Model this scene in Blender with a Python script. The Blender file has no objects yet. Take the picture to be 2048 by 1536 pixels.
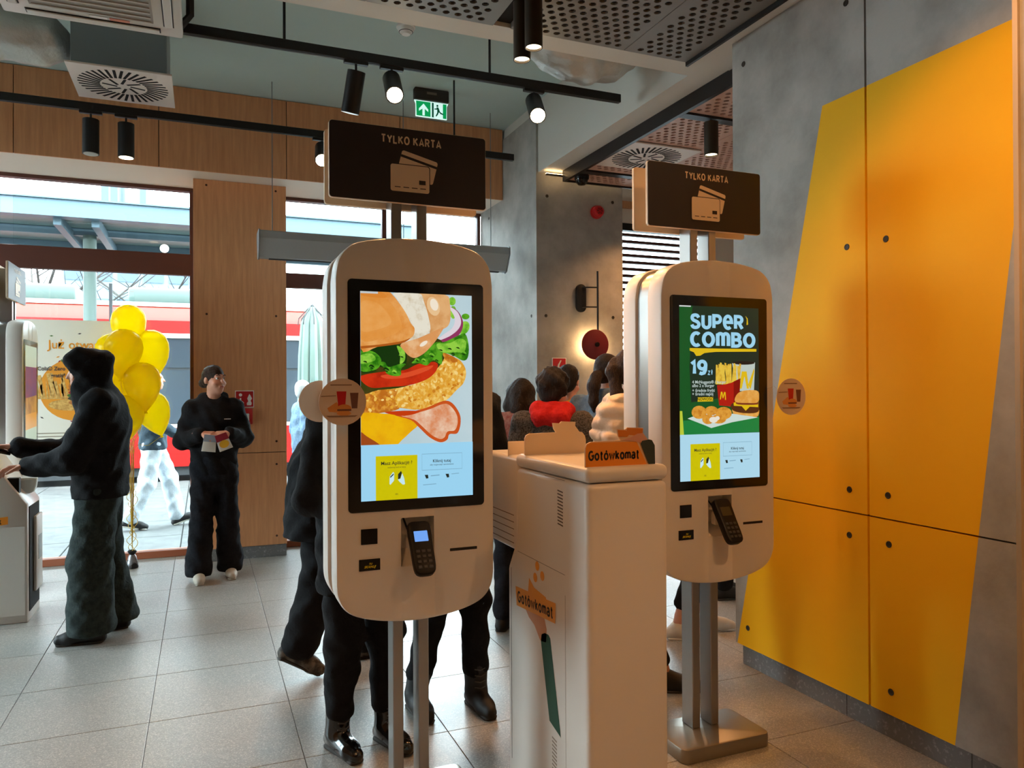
import bpy, bmesh, math, random
import numpy as np
from mathutils import Matrix, Vector, Euler
random.seed(11)
S = bpy.context.scene
COL = S.collection
PI = math.pi

def lin(r, g, b):
    return tuple(((v/255)/12.92 if v/255 <= .04045 else ((v/255+.055)/1.055)**2.4) for v in (r, g, b))

# ------------------------------------------------------------------ camera
cam_d = bpy.data.cameras.new('camera')
cam_d.sensor_width = 36.0
cam_d.lens = 1508.0/2048.0*36.0
cam_d.clip_start = 0.05
cam = bpy.data.objects.new('camera', cam_d)
COL.objects.link(cam)
Rv = Vector((0.92508681, -0.37972423, -0.0048893))
Dv = Vector((-0.00276706, 0.00613448, -0.99997736))
Fv = Vector((0.37974563, 0.92507939, 0.0046242))
cam.matrix_world = Matrix(((Rv.x, -Dv.x, -Fv.x, 0), (Rv.y, -Dv.y, -Fv.y, 0), (Rv.z, -Dv.z, -Fv.z, 1.5), (0, 0, 0, 1)))
S.camera = cam

# ------------------------------------------------------------------ world, sun, exposure
W = bpy.data.worlds.new('sky'); S.world = W; W.use_nodes = True
bg = W.node_tree.nodes['Background']
bg.inputs[0].default_value = (0.80, 0.93, 1.0, 1)
bg.inputs[1].default_value = 12.0
sun_d = bpy.data.lights.new('sun', 'SUN'); sun_d.energy = 3.5; sun_d.angle = math.radians(0.6)
sun_d.color = (1.0, 0.93, 0.82)
sun = bpy.data.objects.new('sun', sun_d); COL.objects.link(sun)
sun.rotation_euler = Vector((-0.55, 0.55, -0.80)).to_track_quat('-Z', 'Y').to_euler()
S.view_settings.view_transform = 'Standard'
S.view_settings.look = 'None'
S.view_settings.gamma = 1.0
S.view_settings.use_curve_mapping = False
S.view_settings.exposure = 0.58
WARM = (1.0, 0.47, 0.17)

# ------------------------------------------------------------------ materials
MATS = {}
def mat(name, col, rough=.5, metal=0.0, var=None, bump=None, emit=None, estr=1.0, alpha=None, spec=None, coords='Object', stretch=None, coat=0.0):
    """col: linear rgb. var=(scale, col2, lo, hi) mixes a second colour by noise. bump=(scale, strength)."""
    if name in MATS: return MATS[name]
    m = bpy.data.materials.new(name); m.use_nodes = True
    nt = m.node_tree; b = nt.nodes['Principled BSDF']
    b.inputs['Base Color'].default_value = (*col, 1)
    b.inputs['Roughness'].default_value = rough
    b.inputs['Metallic'].default_value = metal
    if coat: b.inputs['Coat Weight'].default_value = coat
    if spec is not None: b.inputs['Specular IOR Level'].default_value = spec
    tc = nt.nodes.new('ShaderNodeTexCoord'); src = tc.outputs[coords]
    if stretch:
        mp = nt.nodes.new('ShaderNodeMapping'); mp.inputs['Scale'].default_value = stretch
        nt.links.new(src, mp.inputs[0]); src = mp.outputs[0]
    if var:
        n = nt.nodes.new('ShaderNodeTexNoise'); n.inputs['Scale'].default_value = var[0]; n.inputs['Detail'].default_value = 6
        n.inputs['Roughness'].default_value = .62
        nt.links.new(src, n.inputs['Vector'])
        mr = nt.nodes.new('ShaderNodeMapRange'); mr.inputs[1].default_value = var[2]; mr.inputs[2].default_value = var[3]
        nt.links.new(n.outputs[0], mr.inputs[0])
        mx = nt.nodes.new('ShaderNodeMix'); mx.data_type = 'RGBA'
        mx.inputs[6].default_value = (*col, 1); mx.inputs[7].default_value = (*var[1], 1)
        nt.links.new(mr.outputs[0], mx.inputs[0]); nt.links.new(mx.outputs[2], b.inputs['Base Color'])
        if emit: nt.links.new(mx.outputs[2], b.inputs['Emission Color'])
    if bump:
        n2 = nt.nodes.new('ShaderNodeTexNoise'); n2.inputs['Scale'].default_value = bump[0]; n2.inputs['Detail'].default_value = 5
        nt.links.new(src, n2.inputs['Vector'])
        bp = nt.nodes.new('ShaderNodeBump'); bp.inputs['Strength'].default_value = bump[1]; bp.inputs['Distance'].default_value = .01
        nt.links.new(n2.outputs[0], bp.inputs['Height']); nt.links.new(bp.outputs[0], b.inputs['Normal'])
    if emit:
        if not var: b.inputs['Emission Color'].default_value = (*emit, 1)
        b.inputs['Emission Strength'].default_value = estr
    m.diffuse_color = (*col, 1)
    MATS[name] = m
    return m

def glow(name, col, s=1.0, var=None):
    """self-lit print: pixels of a screen"""
    if name in MATS: return MATS[name]
    m = mat(name, (0, 0, 0) if not var else col, .35, var=var, emit=col, estr=s)
    if var:
        b = m.node_tree.nodes['Principled BSDF']
        for l in list(b.inputs['Base Color'].links): m.node_tree.links.remove(l)
        b.inputs['Base Color'].default_value = (0, 0, 0, 1)
    return m

def glass_mat(name, tint=(.93, .97, .97), refl=.07):
    m = bpy.data.materials.new(name); m.use_nodes = True
    nt = m.node_tree; nt.nodes.clear()
    o = nt.nodes.new('ShaderNodeOutputMaterial'); t = nt.nodes.new('ShaderNodeBsdfTransparent'); g = nt.nodes.new('ShaderNodeBsdfGlossy')
    t.inputs[0].default_value = (*tint, 1); g.inputs['Roughness'].default_value = .02
    fr = nt.nodes.new('ShaderNodeFresnel'); fr.inputs[0].default_value = 1.35
    mx = nt.nodes.new('ShaderNodeMixShader')
    nt.links.new(fr.outputs[0], mx.inputs[0]); nt.links.new(t.outputs[0], mx.inputs[1]); nt.links.new(g.outputs[0], mx.inputs[2])
    nt.links.new(mx.outputs[0], o.inputs[0]); MATS[name] = m
    return m

def wood_mat(name, c1, c2, rough=.45):
    return mat(name, c1, rough, var=(7.0, c2, .35, .7), bump=(30, .03), stretch=(6, 6, .35))

G = {}
G['concrete'] = mat('concrete', lin(182, 180, 174), .75, var=(2.2, lin(142, 140, 134), .38, .68), bump=(40, .12))
G['yellow'] = mat('yellow_paint', lin(255, 194, 0), .6, var=(1.2, lin(250, 184, 0), .3, .7), bump=(60, .03), spec=.25)
G['plaster'] = mat('plaster', lin(212, 210, 202), .85, bump=(60, .05))
G['ceil'] = mat('ceiling_paint', lin(184, 204, 200), .9, bump=(20, .05))
G['cream_soffit'] = mat('soffit_paint', lin(236, 220, 204), .7)
G['wood'] = wood_mat('wood_veneer', lin(224, 160, 110), lin(204, 140, 92))
G['frame'] = mat('window_frame_brown', lin(92, 50, 38), .45)
G['white_plastic'] = mat('white_plastic', lin(226, 218, 208), .38, spec=.4)
G['cream_plastic'] = mat('cream_plastic', lin(220, 212, 202), .3, spec=.5)
G['black_gloss'] = mat('black_glass', lin(12, 12, 14), .12)
G['black'] = mat('black_matte', lin(12, 12, 13), .45, spec=.25)
G['blackmetal'] = mat('black_metal', lin(26, 26, 28), .42, .2)
G['steel'] = mat('brushed_steel', lin(170, 168, 164), .32, .85)
G['greymetal'] = mat('grey_metal', lin(140, 146, 148), .4, .6)
G['sign_dark'] = mat('sign_dark', lin(38, 30, 34), .55)
G['sign_tan'] = mat('sign_cream', lin(232, 208, 176), .55)
G['orange'] = mat('orange_print', lin(236, 140, 24), .5)
G['ink'] = mat('dark_ink', lin(20, 18, 20), .6)
G['green_dark'] = mat('green_sleeve_print', lin(18, 70, 44), .55)
G['skin_print'] = mat('skin_print', lin(214, 150, 120), .55)
G['white'] = mat('white_paint', lin(235, 235, 232), .5)
G['red'] = mat('red_enamel', lin(190, 22, 28), .4)
G['darkred'] = mat('dark_red_lacquer', lin(120, 18, 22), .4)
G['stone'] = mat('skirting_stone', lin(112, 112, 112), .6, var=(60, lin(160, 160, 158), .55, .72))
G['grout'] = mat('grout', lin(98, 100, 100), .9)
G['foil'] = mat('foil', lin(206, 206, 200), .38, .45, bump=(26, .8))
G['glass'] = glass_mat('window_glass')
G['perf'] = mat('perforated_metal', lin(126, 122, 116), .5, .25)
G['void'] = mat('dark_void', lin(10, 10, 10), .9)
G['rubber'] = mat('rubber', lin(24, 24, 25), .7)

def terrazzo():
    m = bpy.data.materials.new('terrazzo'); m.use_nodes = True; nt = m.node_tree; b = nt.nodes['Principled BSDF']
    tc = nt.nodes.new('ShaderNodeTexCoord')
    oi = nt.nodes.new('ShaderNodeObjectInfo')
    add = nt.nodes.new('ShaderNodeVectorMath'); add.operation = 'ADD'
    sc = nt.nodes.new('ShaderNodeVectorMath'); sc.operation = 'SCALE'; sc.inputs[3].default_value = 3.7
    nt.links.new(oi.outputs['Location'], sc.inputs[0]); nt.links.new(tc.outputs['Object'], add.inputs[0]); nt.links.new(sc.outputs[0], add.inputs[1])
    vo = nt.nodes.new('ShaderNodeTexVoronoi'); vo.inputs['Scale'].default_value = 230
    n = nt.nodes.new('ShaderNodeTexNoise'); n.inputs['Scale'].default_value = 4; n.inputs['Detail'].default_value = 4
    nt.links.new(add.outputs[0], vo.inputs['Vector']); nt.links.new(add.outputs[0], n.inputs['Vector'])
    r = nt.nodes.new('ShaderNodeValToRGB')
    r.color_ramp.elements[0].position = .0; r.color_ramp.elements[0].color = (*lin(142, 141, 136), 1)
    r.color_ramp.elements[1].position = .82; r.color_ramp.elements[1].color = (*lin(164, 163, 158), 1)
    e = r.color_ramp.elements.new(.9); e.color = (*lin(186, 182, 174), 1)
    sep = nt.nodes.new('ShaderNodeSeparateColor'); nt.links.new(vo.outputs['Color'], sep.inputs[0]); nt.links.new(sep.outputs[0], r.inputs[0])
    mr = nt.nodes.new('ShaderNodeMapRange'); mr.inputs[3].default_value = .86; mr.inputs[4].default_value = 1.1
    nt.links.new(n.outputs[0], mr.inputs[0])
    mx = nt.nodes.new('ShaderNodeVectorMath'); mx.operation = 'SCALE'
    nt.links.new(r.outputs[0], mx.inputs[0]); nt.links.new(mr.outputs[0], mx.inputs[3])
    nt.links.new(mx.outputs[0], b.inputs['Base Color'])
    mr2 = nt.nodes.new('ShaderNodeMapRange'); mr2.inputs[3].default_value = .3; mr2.inputs[4].default_value = .46
    nt.links.new(n.outputs[0], mr2.inputs[0]); nt.links.new(mr2.outputs[0], b.inputs['Roughness'])
    MATS['terrazzo'] = m
    return m
G['terrazzo'] = terrazzo()

# ------------------------------------------------------------------ mesh builder
class MB:
    def __init__(self): self.v = []; self.f = []; self.m = []
    def add(self, vs, fs, mi=0):
        o = len(self.v); self.v += [tuple(p) for p in vs]
        for f in fs: self.f.append([i+o for i in f]); self.m.append(mi)
        return self
    def box(self, x0, x1, y0, y1, z0, z1, mi=0):
        vs = [(x0,y0,z0),(x1,y0,z0),(x1,y1,z0),(x0,y1,z0),(x0,y0,z1),(x1,y0,z1),(x1,y1,z1),(x0,y1,z1)]
        return self.add(vs, [(0,3,2,1),(4,5,6,7),(0,1,5,4),(1,2,6,5),(2,3,7,6),(3,0,4,7)], mi)
    def rbox(self, x0, x1, y0, y1, z0, z1, b=.005, seg=2, mi=0):
        bm = bmesh.new(); bmesh.ops.create_cube(bm, size=1)
        for v in bm.verts:
            v.co = Vector(((x0+x1)/2+v.co.x*(x1-x0), (y0+y1)/2+v.co.y*(y1-y0), (z0+z1)/2+v.co.z*(z1-z0)))
        bmesh.ops.bevel(bm, geom=bm.edges[:], offset=b, segments=seg, profile=.5, affect='EDGES')
        return self.bm(bm, mi)
    def bm(self, bm, mi=0):
        bm.verts.index_update()
        self.add([v.co[:] for v in bm.verts], [[v.index for v in f.verts] for f in bm.faces], mi); bm.free(); return self
    def prism(self, poly, a0, a1, axis='y', mi=0, bev=0.0, front_mi=None):
        """poly: 2d points, (x,z) for axis y, (y,z) for axis x, (x,y) for axis z, extruded a0..a1; bev insets both caps' rims"""
        def P(p, a):
            return {'y': (p[0], a, p[1]), 'x': (a, p[0], p[1]), 'z': (p[0], p[1], a)}[axis]
        n = len(poly)
        rings = []
        if bev:
            ins = inset(poly, bev)
            s = 1 if a1 > a0 else -1
            rings = [(ins, a0), (inset(poly, bev*.3), a0+s*bev*.3), (poly, a0+s*bev), (poly, a1-s*bev), (inset(poly, bev*.3), a1-s*bev*.3), (ins, a1)]
        else:
            rings = [(poly, a0), (poly, a1)]
        vs = []; fs = []
        for r, a in rings: vs += [P(p, a) for p in r]
        for k in range(len(rings)-1):
            for i in range(n):
                j = (i+1) % n
                fs.append((k*n+i, k*n+j, (k+1)*n+j, (k+1)*n+i))
        self.add(vs, fs, mi)
        L = len(rings)-1
        self.add([vs[i] for i in range(n)], [list(range(n))[::-1]], mi if front_mi is None else front_mi)
        self.add([vs[L*n+i] for i in range(n)], [list(range(n))], mi)
        return self
    def cyl(self, p0, p1, r0, r1=None, n=16, caps=True, mi=0):
        r1 = r0 if r1 is None else r1
        p0, p1 = Vector(p0), Vector(p1); d = (p1-p0).normalized()
        u = d.orthogonal().normalized(); w = d.cross(u)
        vs = []
        for p, r in ((p0, r0), (p1, r1)):
            for i in range(n):
                a = 2*PI*i/n; vs.append(p+u*math.cos(a)*r+w*math.sin(a)*r)
        fs = [(i, (i+1) % n, n+(i+1) % n, n+i) for i in range(n)]
        if caps: fs += [list(range(n))[::-1], list(range(n, 2*n))]
        return self.add(vs, fs, mi)
    def tube(self, pts, r, n=8, mi=0, caps=True):
        pts = [Vector(p) for p in pts]; vs = []; u = None
        rs = r if isinstance(r, (list, tuple)) else [r]*len(pts)
        for i, p in enumerate(pts):
            d = (pts[min(i+1, len(pts)-1)]-pts[max(i-1, 0)]).normalized()
            if u is None: u = d.orthogonal().normalized()
            u = (u-d*u.dot(d)); u = u.normalized() if u.length > 1e-6 else d.orthogonal().normalized()
            w = d.cross(u)
            for k in range(n):
                a = 2*PI*k/n; vs.append(p+u*math.cos(a)*rs[i]+w*math.sin(a)*rs[i])
        fs = []
        for i in range(len(pts)-1):
            for k in range(n):
                fs.append((i*n+k, i*n+(k+1) % n, (i+1)*n+(k+1) % n, (i+1)*n+k))
        if caps: fs += [list(range(n))[::-1], list(range((len(pts)-1)*n, len(pts)*n))]
        return self.add(vs, fs, mi)
    def lathe(self, prof, c=(0,0,0), n=24, axis='z', mi=0):
        vs = []
        for r, h in prof:
            for i in range(n):
                a = 2*PI*i/n; x, y = r*math.cos(a), r*math.sin(a)
                q = {'z': (x, y, h), 'y': (x, h, y), 'x': (h, x, y)}[axis]
                vs.append((c[0]+q[0], c[1]+q[1], c[2]+q[2]))
        fs = []
        for k in range(len(prof)-1):
            for i in range(n):
                j = (i+1) % n; fs.append((k*n+i, k*n+j, (k+1)*n+j, (k+1)*n+i))
        return self.add(vs, fs, mi)
    def sphere(self, c, r, n=14, mi=0):
        rr = r if isinstance(r, (tuple, list)) else (r, r, r); m = n//2
        vs = [(c[0], c[1], c[2]-rr[2])]
        for k in range(1, m):
            t = -PI/2+PI*k/m
            for i in range(n):
                a = 2*PI*i/n; vs.append((c[0]+rr[0]*math.cos(t)*math.cos(a), c[1]+rr[1]*math.cos(t)*math.sin(a), c[2]+rr[2]*math.sin(t)))
        vs.append((c[0], c[1], c[2]+rr[2])); last = len(vs)-1; fs = []
        for i in range(n): fs.append((0, 1+(i+1) % n, 1+i)); fs.append((last, last-n+i, last-n+(i+1) % n))
        for k in range(m-2):
            for i in range(n):
                a = 1+k*n+i; b2 = 1+k*n+(i+1) % n; fs.append((a, b2, b2+n, a+n))
        return self.add(vs, fs, mi)
    def xf(self, M):
        self.v = [tuple(M @ Vector(p)) for p in self.v]; return self
    def mesh(self, name, mats, smooth=True, ang=35):
        me = bpy.data.meshes.new(name); me.from_pydata(self.v, [], self.f)
        for q in (mats if isinstance(mats, (list, tuple)) else [mats]): me.materials.append(G[q] if isinstance(q, str) else q)
        me.polygons.foreach_set('material_index', self.m)
        bm = bmesh.new(); bm.from_mesh(me); bmesh.ops.remove_doubles(bm, verts=bm.verts, dist=1e-6)
        bmesh.ops.recalc_face_normals(bm, faces=bm.faces); bm.to_mesh(me); bm.free()
        if smooth:
            me.polygons.foreach_set('use_smooth', [True]*len(me.polygons)); me.set_sharp_from_angle(angle=math.radians(ang))
        me.update(); return me
    def build(self, name, mats, parent=None, loc=(0,0,0), rot=(0,0,0), smooth=True, ang=35):
        return link(name, self.mesh(name, mats, smooth, ang), parent, loc, rot)

def inset(poly, d):
    n = len(poly); out = []
    area = sum(poly[i][0]*poly[(i+1) % n][1]-poly[(i+1) % n][0]*poly[i][1] for i in range(n))
    s = 1 if area > 0 else -1
    for i in range(n):
        p0, p1, p2 = Vector(poly[i-1]), Vector(poly[i]), Vector(poly[(i+1) % n])
        e1 = (p1-p0); e2 = (p2-p1)
        e1 = e1.normalized() if e1.length else e2.normalized(); e2 = e2.normalized() if e2.length else e1
        n1 = Vector((-e1.y, e1.x))*s; n2 = Vector((-e2.y, e2.x))*s
        b = n1+n2; b = b.normalized() if b.length > 1e-6 else n1
        q = p1+b*min(d/max(.35, b.dot(n1)), d*2.2); out.append((q.x, q.y))
    return out

def link(name, me, parent=None, loc=(0,0,0), rot=(0,0,0)):
    o = bpy.data.objects.new(name, me); COL.objects.link(o); o.location = loc; o.rotation_euler = rot
    if parent: o.parent = parent
    return o
def tag(o, label=None, cat=None, group=None, kind=None):
    if label: o['label'] = label
    if cat: o['category'] = cat
    if group: o['group'] = group
    if kind: o['kind'] = kind
    return o
def thing(name, label, cat, loc=(0,0,0), rz=0, group=None):
    o = link(name, None, None, loc, (0, 0, rz)); o.empty_display_size = .1
    return tag(o, label, cat, group)
def struct(name, mb, mats, label=None, smooth=False):
    o = mb.build(name, mats, smooth=smooth); return tag(o, label, kind='structure')
def rrect(x0, x1, z0, z1, r, seg=5):
    pts = []
    for cx, cz, a0 in ((x1-r, z1-r, 0), (x0+r, z1-r, PI/2), (x0+r, z0+r, PI), (x1-r, z0+r, 1.5*PI)):
        for k in range(seg+1):
            a = a0+PI/2*k/seg; pts.append((cx+r*math.cos(a), cz+r*math.sin(a)))
    return pts
def circle(cx, cz, r, n=20, ry=None):
    return [(cx+r*math.cos(2*PI*i/n), cz+(ry or r)*math.sin(2*PI*i/n)) for i in range(n)]
def catmull(pts, sub=5, closed=True):
    out = []; n = len(pts)
    for i in range(n if closed else n-1):
        p0, p1, p2, p3 = (pts[(i+k) % n] if closed else pts[max(0, min(n-1, i+k))] for k in (-1, 0, 1, 2))
        for s in range(sub):
            t = s/sub; t2 = t*t; t3 = t2*t
            out.append(tuple(.5*((2*p1[a])+(-p0[a]+p2[a])*t+(2*p0[a]-5*p1[a]+4*p2[a]-p3[a])*t2+(-p0[a]+3*p1[a]-3*p2[a]+p3[a])*t3) for a in range(len(p1))))
    if not closed: out.append(pts[-1])
    return out

def text_mesh(body, size, bold=0.0, ext=.0006, align='CENTER', squeeze=1.0, shear=0.0):
    cu = bpy.data.curves.new('lettering', 'FONT'); cu.body = body; cu.size = size; cu.align_x = align; cu.align_y = 'CENTER'
    cu.offset = bold*size; cu.extrude = ext; cu.resolution_u = 3; cu.shear = shear
    o = bpy.data.objects.new('tmp', cu); COL.objects.link(o)
    dg = bpy.context.evaluated_depsgraph_get(); dg.update()
    me = bpy.data.meshes.new_from_object(o.evaluated_get(dg)); bpy.data.objects.remove(o); bpy.data.curves.remove(cu)
    if squeeze != 1.0:
        for v in me.vertices: v.co.x *= squeeze
    me.name = 'lettering'
    return me
def text(body, size, m, parent, loc, facing='-y', bold=0.0, tilt=0.0, ext=.0006, name='lettering', **kw):
    me = text_mesh(body, size, bold, ext, **kw); me.materials.clear(); me.materials.append(G[m] if isinstance(m, str) else m)
    Rm = {'-y': Matrix.Rotation(PI/2, 4, 'X'), '-x': Matrix.Rotation(-PI/2, 4, 'Z') @ Matrix.Rotation(PI/2, 4, 'X'),
          '+x': Matrix.Rotation(PI/2, 4, 'Z') @ Matrix.Rotation(PI/2, 4, 'X'), '+y': Matrix.Rotation(PI, 4, 'Z') @ Matrix.Rotation(PI/2, 4, 'X')}[facing]
    me.transform(Rm @ Matrix.Rotation(tilt, 4, 'Z'))
    return link(name, me, parent, loc)

# ------------------------------------------------------------------ signed-distance modelling (bodies, clothes, foil)
class SDF:
    def __init__(self): self.p = []; self.zc = None; self.rib = None
    def rc(self, a, b, ra, rb=None, k=.02, flat=(1, 1, 1), sub=False):
        self.p.append(('rc', np.array(a, float), np.array(b, float), ra, ra if rb is None else rb, k, np.array(flat, float), sub)); return self
    def el(self, c, r, k=.02, rot=None, sub=False):
        self.p.append(('el', np.array(c, float), np.array(r, float), None if rot is None else np.array(rot, float), 0, k, None, sub)); return self
    def chain(self, pts, rs, k=.02, flat=(1, 1, 1)):
        for i in range(len(pts)-1): self.rc(pts[i], pts[i+1], rs[i], rs[i+1], k, flat)
        return self
    def bounds(self):
        lo = np.full(3, 1e9); hi = -lo
        for q in self.p:
            if q[7]: continue
            if q[0] == 'rc':
                r = max(q[3], q[4])*np.maximum(q[6], .2)
                lo = np.minimum(lo, np.minimum(q[1], q[2])-r); hi = np.maximum(hi, np.maximum(q[1], q[2])+r)
            else:
                r = q[2] if q[3] is None else np.full(3, q[2].max()); lo = np.minimum(lo, q[1]-r); hi = np.maximum(hi, q[1]+r)
        return lo, hi
    def arrays(self, vox=.012, noise=None, box=None, pad=.03):
        lo, hi = self.bounds() if box is None else (np.array(box[0], float), np.array(box[1], float))
        if box is None: lo = lo-pad; hi = hi+pad
        n = np.maximum(4, np.ceil((hi-lo)/vox).astype(int)+1)
        ax = [lo[i]+vox*np.arange(n[i]) for i in range(3)]
        D = np.full(n, 1.0, np.float32)
        for q in self.p:
            if q[0] == 'rc':
                r = max(q[3], q[4])*np.maximum(q[6], 1.0)+q[5]+.04
                a, b = np.minimum(q[1], q[2])-r, np.maximum(q[1], q[2])+r
            else:
                r = (q[2] if q[3] is None else np.full(3, q[2].max()))+q[5]+.04; a, b = q[1]-r, q[1]+r
            i0 = np.clip(np.floor((a-lo)/vox).astype(int), 0, n); i1 = np.clip(np.ceil((b-lo)/vox).astype(int)+1, 0, n)
            if (i1 <= i0).any(): continue
            sl = tuple(slice(i0[i], i1[i]) for i in range(3))
            X = ax[0][sl[0]][:, None, None]; Y = ax[1][sl[1]][None, :, None]; Z = ax[2][sl[2]][None, None, :]
            if q[0] == 'rc':
                A, B = q[1], q[2]; d = B-A; L2 = max(1e-9, d.dot(d))
                t = np.clip(((X-A[0])*d[0]+(Y-A[1])*d[1]+(Z-A[2])*d[2])/L2, 0, 1)
                fx, fy, fz = q[6]
                dist = (np.sqrt(((X-A[0]-t*d[0])/fx)**2+((Y-A[1]-t*d[1])/fy)**2+((Z-A[2]-t*d[2])/fz)**2)-(q[3]+t*(q[4]-q[3])))*min(1.0, fx, fy, fz)
            else:
                x, y, z = X-q[1][0], Y-q[1][1], Z-q[1][2]
                if q[3] is not None:
                    Rm = q[3]; x, y, z = (Rm[0, 0]*x+Rm[1, 0]*y+Rm[2, 0]*z, Rm[0, 1]*x+Rm[1, 1]*y+Rm[2, 1]*z, Rm[0, 2]*x+Rm[1, 2]*y+Rm[2, 2]*z)
                rr = q[2]
                k0 = np.sqrt((x/rr[0])**2+(y/rr[1])**2+(z/rr[2])**2)+1e-6
                k1 = np.sqrt((x/rr[0]**2)**2+(y/rr[1]**2)**2+(z/rr[2]**2)**2)+1e-6
                dist = k0*(k0-1)/k1
            cur = D[sl]; k = max(q[5], 1e-4)
            if q[7]:
                h = np.clip(.5-.5*(cur+dist)/k, 0, 1); D[sl] = cur*(1-h)-dist*h+k*h*(1-h)
            else:
                h = np.clip(.5+.5*(dist-cur)/k, 0, 1); D[sl] = dist*(1-h)+cur*h-k*h*(1-h)
        if noise:
            amp, fr, sd = noise
            X = ax[0][:, None, None]; Y = ax[1][None, :, None]; Z = ax[2][None, None, :]
            D += amp*(np.sin(fr*(.9*X+.5*Y+1.1*Z)+sd)*np.sin(fr*(-.6*X+.8*Y+.35*Z)+1.7*sd)+.6*np.sin(fr*1.9*(.5*X-.7*Y+.8*Z)+2.3*sd)*np.sin(fr*1.7*(.7*X+.6*Y-.2*Z)+sd))
        if self.rib: D += (self.rib[1]*(1-np.abs(np.sin(PI*ax[2]/self.rib[0])))**2)[None, None, :].astype(np.float32)
        if self.zc is not None: D = np.maximum(D, (self.zc-ax[2])[None, None, :].astype(np.float32))
        return surface_nets(D, lo, vox)

def surface_nets(D, lo, vox):
    D = np.where(np.abs(D) < 1e-7, 1e-7, D)
    s = D < 0
    nx, ny, nz = D.shape
    c = [(0,0,0),(1,0,0),(0,1,0),(1,1,0),(0,0,1),(1,0,1),(0,1,1),(1,1,1)]
    cnt = np.zeros((nx-1, ny-1, nz-1), np.int8)
    for (a, b, d) in c: cnt += s[a:nx-1+a, b:ny-1+b, d:nz-1+d]
    act = (cnt > 0) & (cnt < 8)
    I = np.argwhere(act)
    if len(I) == 0: return np.zeros((0, 3)), np.zeros((0, 4), int)
    idx = -np.ones(act.shape, np.int64); idx[act] = np.arange(len(I))
    val = np.stack([D[I[:, 0]+a, I[:, 1]+b, I[:, 2]+d] for (a, b, d) in c], 1)
    acc = np.zeros((len(I), 3)); num = np.zeros(len(I)); C = np.array(c, float)
    for i, j in ((0,1),(2,3),(4,5),(6,7),(0,2),(1,3),(4,6),(5,7),(0,4),(1,5),(2,6),(3,7)):
        m = (val[:, i] < 0) != (val[:, j] < 0)
        t = np.where(m, val[:, i]/np.where(m, val[:, i]-val[:, j], 1), 0)
        acc += m[:, None]*(C[i]+t[:, None]*(C[j]-C[i])); num += m
    V = lo+vox*(I+acc/num[:, None])
    F = []
    def quads(e, a, b, c2, d2, flip):
        q = np.stack([a, b, c2, d2], 1); ok = (q >= 0).all(1); q = q[ok]; flip = flip[ok]
        q[flip] = q[flip][:, ::-1]; F.append(q)
    E = np.argwhere(s[:-1, 1:-1, 1:-1] != s[1:, 1:-1, 1:-1]); x, y, z = E[:, 0], E[:, 1]+1, E[:, 2]+1
    quads(0, idx[x, y-1, z-1], idx[x, y, z-1], idx[x, y, z], idx[x, y-1, z], ~s[x, y, z])
    E = np.argwhere(s[1:-1, :-1, 1:-1] != s[1:-1, 1:, 1:-1]); x, y, z = E[:, 0]+1, E[:, 1], E[:, 2]+1
    quads(1, idx[x-1, y, z-1], idx[x-1, y, z], idx[x, y, z], idx[x, y, z-1], ~s[x, y, z])
    E = np.argwhere(s[1:-1, 1:-1, :-1] != s[1:-1, 1:-1, 1:]); x, y, z = E[:, 0]+1, E[:, 1]+1, E[:, 2]
    quads(2, idx[x-1, y-1, z], idx[x, y-1, z], idx[x, y, z], idx[x-1, y, z], ~s[x, y, z])
    return V, np.concatenate(F)

def np_mesh(name, parts, m):
    V = np.concatenate([p[0] for p in parts]); off = np.cumsum([0]+[len(p[0]) for p in parts[:-1]])
    F = np.concatenate([p[1]+o for p, o in zip(parts, off)])
    me = bpy.data.meshes.new(name); me.vertices.add(len(V)); me.vertices.foreach_set('co', V.astype(np.float32).ravel())
    me.loops.add(len(F)*4); me.loops.foreach_set('vertex_index', F.astype(np.int32).ravel())
    me.polygons.add(len(F)); me.polygons.foreach_set('loop_start', np.arange(0, len(F)*4, 4, dtype=np.int32))
    me.polygons.foreach_set('use_smooth', np.ones(len(F), bool)); me.materials.append(G[m] if isinstance(m, str) else m)
    me.update(); me.validate(); return me

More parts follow.
